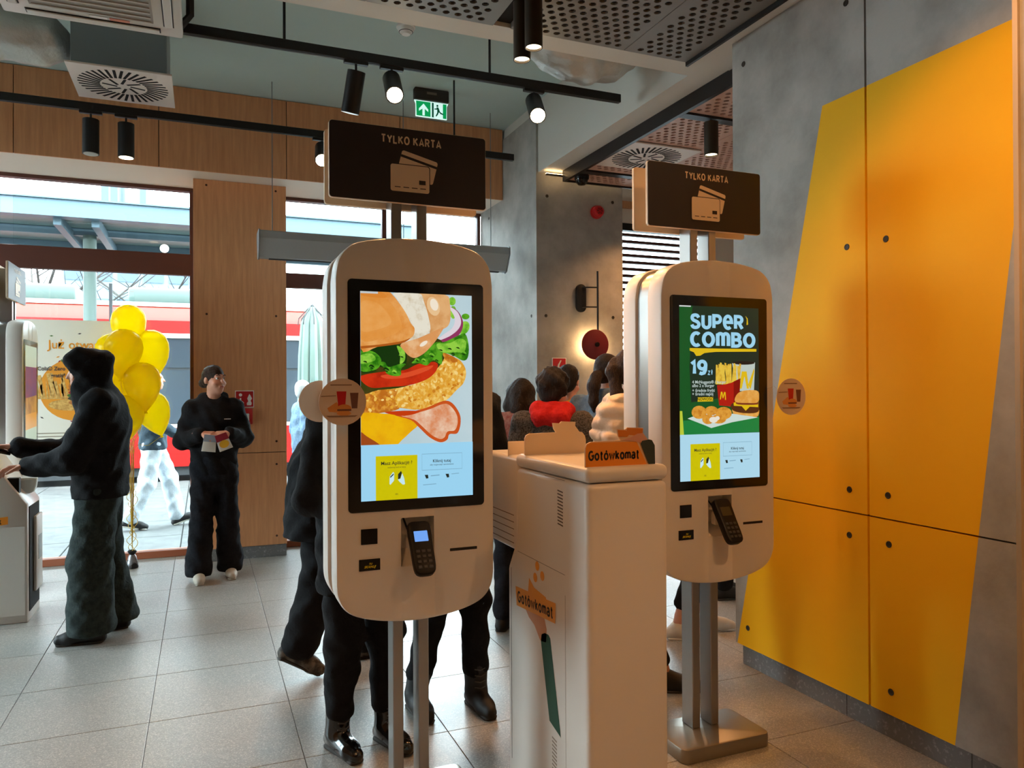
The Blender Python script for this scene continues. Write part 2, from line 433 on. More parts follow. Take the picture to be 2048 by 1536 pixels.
# ------------------------------------------------------------------ bold grotesque letters drawn as strokes
def _arc(cx, cy, rx, ry, a0, a1, n=10):
    return [(cx+rx*math.cos(math.radians(a0+(a1-a0)*i/n)), cy+ry*math.sin(math.radians(a0+(a1-a0)*i/n))) for i in range(n+1)]
_X = .72
GLY = {
 'T': [[(0, 1), (.62, 1)], [(.31, 1), (.31, 0)]], 'Y': [[(0, 1), (.32, .46), (.32, 0)], [(.64, 1), (.32, .46)]], 'L': [[(0, 1), (0, 0), (.5, 0)]],
 'K': [[(0, 1), (0, 0)], [(.56, 1), (0, .40)], [(.2, .58), (.6, 0)]], 'O': [_arc(.35, .5, .35, .5, 0, 360, 20)], 'A': [[(0, 0), (.33, 1), (.66, 0)], [(.13, .28), (.53, .28)]],
 'R': [[(0, 0), (0, 1), (.28, 1)]+_arc(.28, .74, .26, .26, 90, -90, 8)+[(0, .48)], [(.3, .46), (.56, 0)]],
 'S': [catmull([(.55, .80), (.44, .96), (.27, 1), (.09, .94), (.03, .76), (.12, .60), (.30, .52), (.48, .42), (.57, .25), (.48, .06), (.28, 0), (.1, .05), (.0, .22)], 3, False)],
 'U': [[(0, 1), (0, .3)]+_arc(.28, .3, .28, .3, 180, 360, 9)+[(.56, 1)]], 'P': [[(0, 0), (0, 1), (.28, 1)]+_arc(.28, .72, .26, .28, 90, -90, 8)+[(0, .44)]],
 'E': [[(.02, .5), (.58, .5)]+_arc(.3, .5, .3, .5, 0, 310, 16)], 'C': [_arc(.32, .5, .32, .5, 50, 310, 16)],
 'M': [[(0, 0), (0, 1)], [(0, .72)]+_arc(.2, .74, .2, .26, 180, 0, 8)+[(.4, 0)], [(.4, .72)]+_arc(.6, .74, .2, .26, 180, 0, 8)+[(.8, 0)]],
 'B': [[(0, .52), (0, 1), (.26, 1)]+_arc(.26, .76, .24, .24, 90, -90, 8)+[(0, .52)], [(.26, .52)]+_arc(.27, .26, .29, .26, 90, -90, 8)+[(0, 0), (0, .52)]],
 '1': [[(0, .78), (.22, 1), (.22, 0)]], '9': [_arc(.28, .69, .28, .31, 0, 360, 16), [(.56, .69), (.53, .3), (.42, .06), (.22, 0), (.06, .06)]],
 'z': [[(0, _X), (.46, _X), (0, 0), (.48, 0)]], 'l/': [[(.1, 1), (.1, 0)], [(-.06, .40), (.26, .62)]],
 'G': [_arc(.36, .5, .36, .5, 50, 360, 18)+[(.42, .46)]], 'o': [_arc(.27, .36, .27, .36, 0, 360, 16)], 't': [[(.16, .96), (.16, .12), (.22, .0), (.36, 0)], [(0, .70), (.36, .70)]],
 'o/': [_arc(.27, .36, .27, .36, 0, 360, 16), [(.24, .88), (.38, 1.06)]], 'w': [[(0, _X), (.19, 0), (.38, .66), (.57, 0), (.76, _X)]], 'k': [[(0, 1), (0, 0)], [(.42, _X), (0, .28)], [(.15, .42), (.46, 0)]],
 'm': [[(0, 0), (0, _X)], [(0, .5)]+_arc(.19, .52, .19, .2, 180, 0, 8)+[(.38, 0)], [(.38, .5)]+_arc(.57, .52, .19, .2, 180, 0, 8)+[(.76, 0)]],
 'a': [_arc(.24, .2, .24, .2, 0, 360, 14), [(.48, 0), (.48, .5)]+_arc(.26, .5, .22, .22, 0, 150, 8)], ' ': []}
def thick(pts, w):
    pts = [p for i, p in enumerate(pts) if i == 0 or abs(p[0]-pts[i-1][0])+abs(p[1]-pts[i-1][1]) > 1e-4]
    closed = (abs(pts[0][0]-pts[-1][0])+abs(pts[0][1]-pts[-1][1])) < 1e-6; P = [Vector(p) for p in (pts[:-1] if closed else pts)]; n = len(P); L = []; R = []
    for i in range(n):
        a = P[i-1] if (i > 0 or closed) else None; b = P[(i+1) % n] if (i < n-1 or closed) else None
        d1 = (P[i]-a).normalized() if a is not None else None; d2 = (b-P[i]).normalized() if b is not None else None
        d1 = d1 or d2; d2 = d2 or d1; n1 = Vector((-d1.y, d1.x)); n2 = Vector((-d2.y, d2.x)); m = n1+n2; m = m.normalized() if m.length > .2 else n1
        k = w/2/max(.68, m.dot(n1)); e = Vector((0, 0))
        if not closed and i == 0: e = -d2*0
        L.append(P[i]+m*k); R.append(P[i]-m*k)
    vs = [(p.x, p.y) for p in L]+[(p.x, p.y) for p in R]; fs = [(i, n+i, n+(i+1) % n, (i+1) % n) for i in range(n if closed else n-1)]
    return vs, fs
def stroke_text(chars, width, height, sw, m, parent, loc, facing='-y', gap=1.5, tilt=0.0, align='CENTER', name='lettering', shear=0.0):
    """chars: list of glyph keys; drawn in the plane, scaled to width x cap height"""
    x = 0.0; vs = []; fs = []
    for ch in chars:
        g = GLY[ch]
        if not g: x += .46; continue
        x0 = min(p[0] for l in g for p in l); x1 = max(p[0] for l in g for p in l)
        for l in g:
            v, f = thick(l, sw); o = len(vs); vs += [(p[0]-x0+x, p[1]) for p in v]; fs += [[i+o for i in q] for q in f]
        x += (x1-x0)+sw*gap
    tot = x-sw*gap+sw; kx = width/tot; ky = height/(1+sw)
    off = {'CENTER': -width/2, 'LEFT': 0}[align]
    pts = [((p[0]+sw/2)*kx+off, (p[1]-.5)*ky) for p in vs]
    if tilt: c, s = math.cos(tilt), math.sin(tilt); pts = [(p[0]*c-p[1]*s, p[0]*s+p[1]*c) for p in pts]
    fn = {'-y': lambda p: (p[0], 0, p[1]), '-x': lambda p: (0, -p[0], p[1]), '+x': lambda p: (0, p[0], p[1])}[facing]
    me = bpy.data.meshes.new(name); me.from_pydata([fn(p) for p in pts], [], fs); me.materials.append(G[m] if isinstance(m, str) else m); me.update()
    return link(name, me, parent, loc)
# ================================================================== SETTING
# ---- floor: grout bed with one object per tile
floor = struct('floor', MB().box(-4.2, 7.0, -4.0, 7.44, -.12, -.004), 'grout')
TP = .607
tile_me = MB().rbox(-TP/2+.0016, TP/2-.0016, -TP/2+.0016, TP/2-.0016, -.012, 0, .0012, 1).mesh('tile', 'terrazzo', smooth=False)
for i in range(-4, 9):
    for j in range(-4, 6):
        link('tile', tile_me, floor, (-.227+TP*(i+.5), 3.768+TP*(j+.5), 0))
pl = MB().box(-4.2, 7.0, -4.0, 3.768-4*TP, -.012, 0).build('tile', 'terrazzo', floor, smooth=False); pl['kind'] = 'stuff'

# ---- right wall: concrete panels with a painted yellow shape, bolts, stone skirting
YL = ((0, 3.339, .106), Vector((0, 1, .2332)))          # left edge of the paint: inside is below
YR = ((0, 2.057, .104), Vector((0, 1, .124)))
YT = ((0, 0, 2.812), Vector((0, 0, 1)))
wall_r = struct('wall_right', MB().box(2.72, 2.95, -4, 3.33, 0, 4.0), 'concrete')
def wall_panel(y0, y1, z0, z1, x0=2.69, x1=2.712):
    bm = bmesh.new(); bmesh.ops.create_cube(bm, size=1)
    for v in bm.verts: v.co = Vector(((x0+x1)/2+v.co.x*(x1-x0), (y0+y1)/2+v.co.y*(y1-y0), (z0+z1)/2+v.co.z*(z1-z0)))
    for co, no in (YL, YR, YT):
        bmesh.ops.bisect_plane(bm, geom=bm.verts[:]+bm.edges[:]+bm.faces[:], plane_co=co, plane_no=no)
    me = bpy.data.meshes.new('wall_panel')
    for f in bm.faces:
        c = f.calc_center_median()
        ins = (c-Vector(YL[0])).dot(YL[1]) < 0 and (c-Vector(YR[0])).dot(YR[1]) > 0 and c.z < 2.812
        f.material_index = 1 if ins else 0
    bmesh.ops.recalc_face_normals(bm, faces=bm.faces); bm.to_mesh(me); bm.free()
    me.materials.append(G['concrete']); me.materials.append(G['yellow'])
    return link('wall_panel', me, wall_r)
pans = {}
for (y0, y1) in ((2.4650, 3.352), (1.8, 2.4540), (0.9, 1.796)):
    for (z0, z1) in ((.106, .9285), (.9355, 3.372)):
        pans[(y0, z0)] = wall_panel(y0, y1, z0, z1)
bolt_me = MB().lathe([(.0001, -.0012), (.0085, -.0012), (.0105, -.003), (.0135, -.003), (.0145, -.0015), (.0145, .003)], axis='x', n=14).mesh('bolt', [mat('bolt_grey', lin(60, 56, 50), .5, .4)])
for y, z in ((2.564, 3.227), (3.26, 3.229), (2.568, 2.126), (2.358, 2.124), (2.563, 1.034), (2.357, 1.034), (2.565, .829), (2.354, .827), (3.253, .21), (2.349, .204), (3.26, 2.126), (3.26, 1.034), (3.26, .829), (2.358, 3.228)):
    par = pans[(2.4650 if y > 2.46 else 1.8, .106 if z < .93 else .9355)]
    link('bolt', bolt_me, par, (2.69, y, z))
MB().box(2.7125, 2.7199, 1.0, 3.328, .108, 3.37).build('panel_backing', 'void', wall_r, smooth=False)
# stepped-out bay of the same wall near the camera, with a pale edge strip
step = MB().box(2.30, 2.69, -4, 1.535, .106, .93).box(2.30, 2.69, -4, 1.535, .934, 3.372).box(2.33, 2.69, -4, 1.53, 0, .106)
step.build('wall_step', 'concrete', wall_r, smooth=False)
MB().box(2.288, 2.304, 1.526, 1.542, .1, 3.372).build('edge_strip', mat('edge_strip', lin(190, 170, 140), .5), wall_r, smooth=False)
base_r = struct('baseboard_right', MB().box(2.715, 2.7195, 1.54, 3.31, 0, .1), 'stone')
for (y0, y1) in ((2.602, 3.31), (2.0, 2.598), (1.54, 1.996)):
    MB().box(2.704, 2.7195, y0, y1, .001, .105).build('skirting_tile', 'stone', base_r, smooth=False)

# ---- concrete column
colm = struct('wall_column', MB().box(2.70, 3.565, 6.0, 7.42, 0, 3.9), 'concrete')
for x, z in ((2.804, 3.18), (3.462, 3.182), (2.788, 2.128), (3.461, 2.133), (2.79, 1.03), (3.46, 1.03)):
    link('bolt', bolt_me, colm, (x, 6.0, z), (0, 0, PI/2))
for y, z in ((7.172, 3.22), (6.114, 2.133), (7.17, 2.13), (6.114, 1.03)):
    link('bolt', bolt_me, colm, (2.70, y, z))

# ---- window wall: boxed-out wood fascia over the glazing, wood pillar between the windows
wall_w = struct('wall_window', MB().box(-4.2, 2.70, 6.80, 7.55, 3.32, 4.0), 'cream_soffit')
for x0, x1 in ((-3.34, -2.343), (-2.337, -1.338), (-1.332, -.328), (-.322, .677), (.683, 1.682), (1.688, 2.695)):
    MB().rbox(x0, x1, 6.780, 6.796, 3.316, 3.995, .001, 1).build('wood_panel', 'wood', wall_w, smooth=False)
MB().box(-4.2, 2.698, 6.7965, 6.80, 3.321, 3.995).build('panel_backing', mat('panel_gap', lin(40, 24, 16), .8), wall_w, smooth=False)
pil = struct('wall_pillar', MB().box(-.06, .69, 7.066, 7.5, 0, 3.32), mat('panel_gap', lin(40, 24, 16), .8))
scr_me = MB().lathe([(.0001, -.0015), (.008, -.0012), (.010, 0)], axis='y', n=10).mesh('screw', [mat('screw_brown', lin(70, 40, 26), .4, .5)])
for z0, z1 in ((.108, .930), (.936, 3.318)):
    MB().rbox(-.07, .70, 7.048, 7.066, z0, z1, .001, 1).build('wood_panel', 'wood', pil, smooth=False)
MB().box(-.07, -.06, 7.066, 7.42, .1, 3.318).build('side_panel', 'wood', pil, smooth=False)
MB().box(.69, .70, 7.066, 7.42, .1, 3.318).build('side_panel', 'wood', pil, smooth=False)
MB().box(-.066, .696, 7.056, 7.07, .001, .106).build('plinth', 'stone', pil, smooth=False)
for x in (.035, .612):
    for z in (3.27, 2.15, 1.03, .825, .185):
        link('screw', scr_me, pil, (x, 7.048, z))

def window(name, x0, x1, mull, z_tr, top=3.29, low=()):
    r = struct(name, MB().box(x0, x1, 7.42, 7.50, top, 3.325), 'frame')
    MB().rbox(x0, x1, 7.425, 7.50, z_tr[0], z_tr[1], .004, 1).build('transom', 'frame', r, smooth=False)
    MB().rbox(x0, x1, 7.40, 7.50, .001, .062, .004, 1).build('sill', mat('sill_brown', lin(150, 84, 56), .45), r, smooth=False)
    for a, b in [(x0, x0+.035), (x1-.035, x1)]+mull:
        MB().rbox(a, b, 7.425, 7.50, .062, z_tr[0], .004, 1).build('mullion', 'frame', r, smooth=False)
        if (a, b) not in low: MB().rbox(a, b, 7.425, 7.50, z_tr[1], top, .004, 1).build('mullion', 'frame', r, smooth=False)
    xs = sorted([x0+.035]+[v for m2 in mull for v in m2]+[x1-.035])
    for a, b in zip(xs[::2], xs[1::2]):
        MB().box(a, b, 7.455, 7.463, .062, z_tr[0]).build('pane', 'glass', r, smooth=False)
        MB().box(a, b, 7.455, 7.463, z_tr[1], top).build('pane', 'glass', r, smooth=False)
    return r
window('window_1', -4.2, -.07, [(-1.56, -1.47), (-3.0, -2.92)], (2.53, 2.722), low=((-1.56, -1.47),))
window('window_2', .70, 2.70, [(1.66, 1.74)], (2.46, 2.60))

# ---- bay on the right: window with wooden louvres
w3 = struct('window_3', MB().box(3.565, 5.62, 7.42, 7.50, 3.28, 3.36), 'blackmetal')
MB().box(3.565, 5.62, 7.42, 7.50, 0, .1).build('sill', 'frame', w3, smooth=False)
MB().box(3.565, 5.62, 7.50, 7.508, .1, 3.28).build('pane', 'glass', w3, smooth=False)
MB().box(5.55, 5.62, 7.42, 7.5, .1, 3.28).build('mullion', 'frame', w3, smooth=False)
slat_me = MB().rbox(3.57, 5.55, 7.43, 7.485, -.016, .016, .003, 1).mesh('slat', 'frame', smooth=False)
for k in range(40):
    link('slat', slat_me, w3, (0, 0, 3.235-.078*k))
wall_b = struct('wall_bay', MB().box(3.565, 7.0, 7.40, 7.55, 3.36, 4.0).box(5.62, 7.0, 7.40, 7.55, 0, 3.36), 'cream_soffit')
MB().box(3.565, 7.0, 7.375, 7.40, 3.52, 3.60).build('wood_strip', 'wood', wall_b, smooth=False)
struct('wall_bay_side', MB().box(7.0, 7.1, 3.0, 7.55, 0, 4.0), 'cream_soffit')
struct('wall_bay_back', MB().box(2.95, 7.0, 2.9, 3.0, 0, 4.0), 'concrete')
wl_ = struct('wall_left', MB().box(-4.3, -4.2, -4, 7.55, 3.3, 4.0).box(-4.3, -4.2, -4, 4.7, 0, 3.3).box(-4.3, -4.2, 7.3, 7.55, 0, 3.3), 'wood')
w4 = struct('window_left_added', MB().box(-4.29, -4.21, 4.7, 7.3, .0, .08).box(-4.29, -4.21, 4.7, 7.3, 3.22, 3.3), 'frame')  # unseen window, added for the daylight on the kiosks' left sides
for k in range(3): MB().box(-4.29, -4.21, 4.7+1.265*k, 4.77+1.265*k, .08, 3.22).build('mullion', 'frame', w4, smooth=False)
for k in range(2): MB().box(-4.254, -4.246, 4.77+1.265*k, 5.965+1.265*k, .08, 3.22).build('pane', 'glass', w4, smooth=False)
struct('wall_back', MB().box(-4.2, 7.0, -4.1, -4.0, 0, 4.0), mat('back_wall', lin(150, 120, 90), .8))
struct('wall_bay_near', MB().box(6.9, 7.0, -4, 2.9, 0, 4.0), 'concrete')

# ---- ceilings and bulkheads
struct('ceiling', MB().box(-4.3, 7.1, -4.1, 7.6, 4.0, 4.15), 'ceil')
struct('ceiling_beam', MB().box(2.72, 2.95, 3.80, 7.42, 3.38, 4.0), 'plaster')
struct('ceiling_beam', MB().box(-4.2, 2.95, 3.64, 3.80, 3.38, 4.0), 'plaster')
struct('ceiling_soffit', MB().box(2.605, 2.95, -4, 3.64, 3.375, 4.0), 'plaster')

def perf_panel(x0, x1, y0, y1, z, parent, pitch=.062, r=.0185, margin=.02, m='perf', th=.012):
    mb = MB(); rh = pitch*.78
    nx = int((x1-x0-2*margin)/pitch); ny = int((y1-y0-2*margin)/rh)
    sx = (x1-x0-nx*pitch)/2; sy = (y1-y0-ny*rh)/2
    X0, X1, Y0, Y1 = x0+sx, x1-sx, y0+sy, y1-sy
    for a in ((x0, X0, y0, y1), (X1, x1, y0, y1), (X0, X1, y0, Y0), (X0, X1, Y1, y1)):
        mb.add([(a[0], a[2], z), (a[1], a[2], z), (a[1], a[3], z), (a[0], a[3], z)], [(0, 3, 2, 1)])
    for j in range(ny):
        ya, yb = Y0+j*rh, Y0+(j+1)*rh; yc = (ya+yb)/2; off = pitch/2 if j % 2 else 0
        if off:
            for a, b in ((X0, X0+off), (X1-off, X1)): mb.add([(a, ya, z), (b, ya, z), (b, yb, z), (a, yb, z)], [(0, 3, 2, 1)])
        for i in range(nx-(1 if off else 0)):
            xa = X0+off+i*pitch; xb = xa+pitch; xc = (xa+xb)/2
            out = [(xb, yc), (xb, yb), (xc, yb), (xa, yb), (xa, yc), (xa, ya), (xc, ya), (xb, ya)]
            hole = [(xc+r*math.cos(PI/4*k), yc+r*math.sin(PI/4*k)) for k in range(8)]
            vs = [(p[0], p[1], z) for p in out]+[(p[0], p[1], z) for p in hole]+[(p[0], p[1], z+th) for p in hole]
            fs = [(k, 8+k, 8+(k+1) % 8, (k+1) % 8) for k in range(8)]+[(8+k, 16+k, 16+(k+1) % 8, 8+(k+1) % 8) for k in range(8)]
            mb.add(vs, fs)
    # upturned rim
    mb.add([(x0, y0, z), (x1, y0, z), (x1, y1, z), (x0, y1, z), (x0, y0, z+.03), (x1, y0, z+.03), (x1, y1, z+.03), (x0, y1, z+.03)],
           [(0, 1, 5, 4), (1, 2, 6, 5), (2, 3, 7, 6), (3, 0, 4, 7)])
    me = bpy.data.meshes.new('perforated_panel'); me.from_pydata(mb.v, [], mb.f); me.materials.append(G[m]); me.update()
    return link('perforated_panel', me, parent)

sc1 = struct('ceiling_suspended', MB().box(-.5, 2.60, 1.6, 3.634, 3.44, 3.45), 'void')
for a, b in ((-.46, .08), (.084, .735), (.739, 1.394), (1.494, 2.171), (2.175, 2.585)):
    perf_panel(a, b, 1.9, 3.634, 3.372, sc1)
MB().box(2.588, 2.604, 1.6, 3.64, 3.35, 3.45).build('edge_trim', 'blackmetal', sc1, smooth=False)
MB().box(1.396, 1.492, 1.6, 3.634, 3.40, 3.44).build('track_slot', 'void', sc1, smooth=False)

G['perf_warm_lit'] = mat('perforated_metal_warm_lit', lin(206, 166, 146), .55, .1)  # pinkish copy of the perforated metal: warm lamplight put into its colour
sc2 = struct('ceiling_bay', MB().box(2.90, 5.3, 3.2, 5.88, 3.40, 3.41), 'void')
ys = (3.24, 4.12, 4.19, 4.74, 5.34, 5.52, 5.59, 5.88)
for x0, x1 in ((2.93, 3.5), (3.504, 4.1), (4.104, 4.7), (4.704, 5.3)):
    for y0, y1 in ((3.24, 4.12), (4.20, 5.52), (5.60, 5.86)):
        if y0 == 4.20 and x0 in (2.93,):
            perf_panel(x0, x1, 4.20, 4.74, 3.30, sc2, m='perf_warm_lit'); perf_panel(x0, x1, 5.345, 5.52, 3.30, sc2, m='perf_warm_lit'); continue
        perf_panel(x0, x1, y0, y1, 3.30, sc2, m='perf_warm_lit')
MB().box(2.898, 2.928, 3.2, 5.88, 3.285, 3.41).box(2.90, 5.3, 5.862, 5.88, 3.285, 3.41).build('edge_trim', 'blackmetal', sc2, smooth=False)
for y0, y1 in ((4.122, 4.198), (5.522, 5.598)):
    MB().box(2.93, 5.3, y0, y1, 3.285, 3.36).build('light_track', 'blackmetal', sc2, smooth=False)

# ---- outside ground
pav = struct('pavement', MB().box(-30, -4.3, -14, 7.50, -.25, -.03).box(-30, 22, 7.50, 13.2, -.25, -.03).box(-16, 22, 13.2, 60, -.35, -.12), mat('paving_bed', lin(78, 80, 80), .9))
slab_me = MB().rbox(-.495, .495, -.495, .495, -.03, -.005, .004, 1).mesh('paving_slab', [mat('paving', lin(92, 94, 92), .85, var=(5, lin(78, 80, 80), .4, .65))], smooth=False)
for i in range(-5, 6):
    for j in range(0, 6):
        link('paving_slab', slab_me, pav, (i*1.0+.3, 8.02+j*1.0, 0))
# ================================================================== KIOSKS
_h = [(0, 2.02), (.10, 2.015), (.19, 1.999), (.24, 1.975), (.271, 1.932), (.2822, 1.87)]
_b = [(.2822, .84), (.277, .80), (.255, .757), (.21, .726), (.12, .702), (0, .692)]
def _half():
    t = catmull([(-x, z) for x, z in _h[1:2]]+_h, 4, False)[4:]
    b = catmull(_b+[(-.12, .702)], 4, False)[:-4]
    return t+[(.2825, 1.5), (.2825, 1.1)]+b
_r = _half()
KOUT = _r+[(-x, z) for x, z in _r[::-1] if abs(x) > 1e-6]
KOUT = [p for i, p in enumerate(KOUT) if i == 0 or (abs(p[0]-KOUT[i-1][0])+abs(p[1]-KOUT[i-1][1])) > 1e-5]

def shell_mb(y0, y1, bev, hole=None, s=1):
    """rounded tower-shaped shell; s=1: front cap at y0 (facing -Y) may carry a rectangular hole"""
    mb = MB(); n = len(KOUT)
    rings = [(inset(KOUT, bev), y0), (inset(KOUT, bev*.3), y0+bev*.3), (KOUT, y0+bev), (KOUT, y1-bev), (inset(KOUT, bev*.3), y1-bev*.3), (inset(KOUT, bev), y1)]
    vs = [(p[0], a, p[1]) for r, a in rings for p in r]
    fs = [(k*n+i, k*n+(i+1) % n, (k+1)*n+(i+1) % n, (k+1)*n+i) for k in range(5) for i in range(n)]
    mb.add(vs, fs); mb.add(vs[5*n:], [list(range(n))])
    cap = rings[0][0]
    if hole is None: mb.add(vs[:n], [list(range(n))[::-1]])
    else:
        hx0, hx1, hz0, hz1, dep = hole
        # split the cap into side strips and above / below blocks round the opening
        R = [p for p in cap if p[0] >= hx1]; L = [p for p in cap if p[0] <= hx0]
        top = [p for p in cap if hx0 < p[0] < hx1 and p[1] > 1.3]; bot = [p for p in cap if hx0 < p[0] < hx1 and p[1] < 1.3]
        top.sort(key=lambda p: p[0]); bot.sort(key=lambda p: p[0])
        tzR = np.interp(hx1, [q[0] for q in top+[min(R, key=lambda q: (q[0] if q[1] > 1.3 else 9))]], [q[1] for q in top+[min(R, key=lambda q: (q[0] if q[1] > 1.3 else 9))]])
        def zat(x, up):
            pts = sorted([q for q in cap if (q[1] > 1.3) == up], key=lambda q: q[0]); return float(np.interp(x, [q[0] for q in pts], [q[1] for q in pts]))
        polyR = [(hx1, zat(hx1, False))]+sorted([p for p in R if p[1] < 1.3], key=lambda p: (p[0], p[1]))+sorted([p for p in R if p[1] > 1.3], key=lambda p: (-p[0], p[1]))+[(hx1, zat(hx1, True))]
        polyL = [(-x, z) for x, z in polyR] if abs(hx0+hx1) < 1e-6 else [(hx0, zat(hx0, False))]+sorted([p for p in L if p[1] < 1.3], key=lambda p: (-p[0], p[1]))+sorted([p for p in L if p[1] > 1.3], key=lambda p: (p[0], p[1]))+[(hx0, zat(hx0, True))]
        polyT = [(hx0, hz1), (hx1, hz1), (hx1, zat(hx1, True))]+top[::-1]+[(hx0, zat(hx0, True))]
        polyB = [(hx0, zat(hx0, False))]+bot+[(hx1, zat(hx1, False)), (hx1, hz0), (hx0, hz0)]
        for pl2 in (polyR, polyL, polyT, polyB):
            mb.add([(p[0], y0, p[1]) for p in pl2], [list(range(len(pl2)))])
        v = [(hx0, y0, hz0), (hx1, y0, hz0), (hx1, y0, hz1), (hx0, y0, hz1), (hx0, y0+dep*.15, hz0), (hx1, y0+dep*.15, hz0), (hx1, y0+dep, hz1), (hx0, y0+dep, hz1), (hx0, y0+dep, hz0+.05), (hx1, y0+dep, hz0+.05)]
        mb.add(v, [(0, 1, 5, 4), (2, 3, 7, 6), (4, 5, 9, 8), (8, 9, 6, 7), (0, 4, 8, 7, 3), (1, 2, 6, 9, 5)])
    return mb

GL = lambda n, r, g, b, s=1.0, **k: glow(n, lin(r, g, b), s, **k)
class Art:
    """flat print on a screen, in thin layers; uv (0..1, v downwards) from a traced sheet"""
    def __init__(self, quad, rect, y):
        src = np.array(quad, float); dst = np.array([(0, 0), (1, 0), (1, 1), (0, 1)], float)
        A = []; b = []
        for (x, yy), (u, v) in zip(src, dst):
            A += [[x, yy, 1, 0, 0, 0, -u*x, -u*yy], [0, 0, 0, x, yy, 1, -v*x, -v*yy]]; b += [u, v]
        h = np.linalg.solve(np.array(A), np.array(b)); self.Hm = np.append(h, 1).reshape(3, 3)
        self.rect = rect; self.y = y; self.mb = MB(); self.mats = []; self.k = 0
    def uv(self, p):
        q = self.Hm @ np.array([p[0], p[1], 1]); return q[0]/q[2], q[1]/q[2]
    def xz(self, u, v):
        x0, x1, z0, z1 = self.rect; return x0+(x1-x0)*min(1, max(0, u)), z1-(z1-z0)*min(1, max(0, v))
    def at(self, p): return self.xz(*self.uv(p))
    def poly(self, pts, m, smooth=True, raw=False):
        if m not in self.mats: self.mats.append(m)
        q = [self.uv(p) for p in pts] if not raw else list(pts)
        if smooth: q = catmull(q, 4)
        q = [self.xz(*p) for p in q]
        self.k += 1; y = self.y-.000016*self.k
        self.mb.add([(p[0], y, p[1]) for p in q], [list(range(len(q)))], self.mats.index(m))
    def ell(self, c, rx, ry, m, rot=0, n=16):
        pts = []
        for i in range(n):
            a = 2*PI*i/n; x, y = rx*math.cos(a), ry*math.sin(a)
            pts.append((c[0]+x*math.cos(rot)-y*math.sin(rot), c[1]+x*math.sin(rot)+y*math.cos(rot)))
        self.poly(pts, m, False)
    def build(self, parent, name='screen_image'):
        me = bpy.data.meshes.new(name); me.from_pydata(self.mb.v, [], self.mb.f)
        for m in self.mats: me.materials.append(m)
        me.polygons.foreach_set('material_index', self.mb.m); me.update()
        return link(name, me, parent)

ES = .62
def lower_menu(A, par, white, bq):
    """start bar shared by both screens; bq = function (u,v)->xz"""
    A.poly([(0, bq), (1, bq), (1, 1), (0, 1)], white, False, raw=True)
    ye = GL('screen_yellow', 208, 196, 4, ES); dk = GL('screen_ink', 40, 48, 40, .5); ln = GL('screen_line', 120, 165, 190, ES); wh = GL('screen_white', 200, 236, 244, ES)
    v0 = bq+.055
    A.poly([(.125, v0), (.49, v0), (.49, 1), (.125, 1)], ye, False, raw=True)
    for (a, b, c, d) in ((.53, v0-.003, .90, v0-.001), (.53, v0+.076, .90, v0+.078), (.53, v0, .532, v0+.076), (.898, v0, .90, v0+.076)):
        A.poly([(a, b), (c, b), (c, d), (a, d)], ln, False, raw=True)
    A.poly([(.245, v0+.10), (.275, v0+.078), (.285, v0+.084), (.283, v0+.12), (.25, v0+.14), (.243, v0+.135)], wh, False, raw=True)
    A.poly([(.25, v0+.10), (.28, v0+.085), (.28, v0+.092), (.25, v0+.107)], dk, False, raw=True)
    A.poly([(.318, v0+.09), (.345, v0+.075), (.352, v0+.085), (.335, v0+.115), (.318, v0+.115)], dk, False, raw=True)
    A.poly([(.315, v0+.115), (.34, v0+.112), (.355, v0+.086), (.372, v0+.11), (.38, v0+.14), (.36, v0+.142), (.33, v0+.127)], wh, False, raw=True)
    for u in (.555, .745):
        A.poly([(u, v0+.10), (u+.03, v0+.10), (u+.034, v0+.117), (u+.014, v0+.119)], dk, False, raw=True)
    A.poly([(.61, v0+.104), (.69, v0+.102), (.69, v0+.106), (.61, v0+.108)], ln, False, raw=True)
    A.poly([(.80, v0+.100), (.87, v0+.098), (.87, v0+.101), (.80, v0+.103)], ln, False, raw=True)
    A.poly([(.54, v0+.147), (.66, v0+.145), (.66, v0+.148), (.54, v0+.150)], ln, False, raw=True)
    o = A.build(par)
    y = A.y-.000016*(A.k+6)
    for s, u, v, sz, b in (('Masz Aplikację ?', .307, v0+.036, .0165, .012), ('zeskanuj kod w kasie', .307, v0+.056, .0075, 0), ('Kliknij tutaj', .712, v0+.034, .0145, .012), ('aby rozpocząć zamówienie', .712, v0+.052, .0078, 0)):
        x, z = A.xz(u, v); text(s, sz, dk, par, (x, y, z), bold=b, ext=.00005)
    x, z = A.xz(.305, .985-.012); text('m', .012, dk, par, (x, y, z), bold=.0, ext=.00005)
    return o

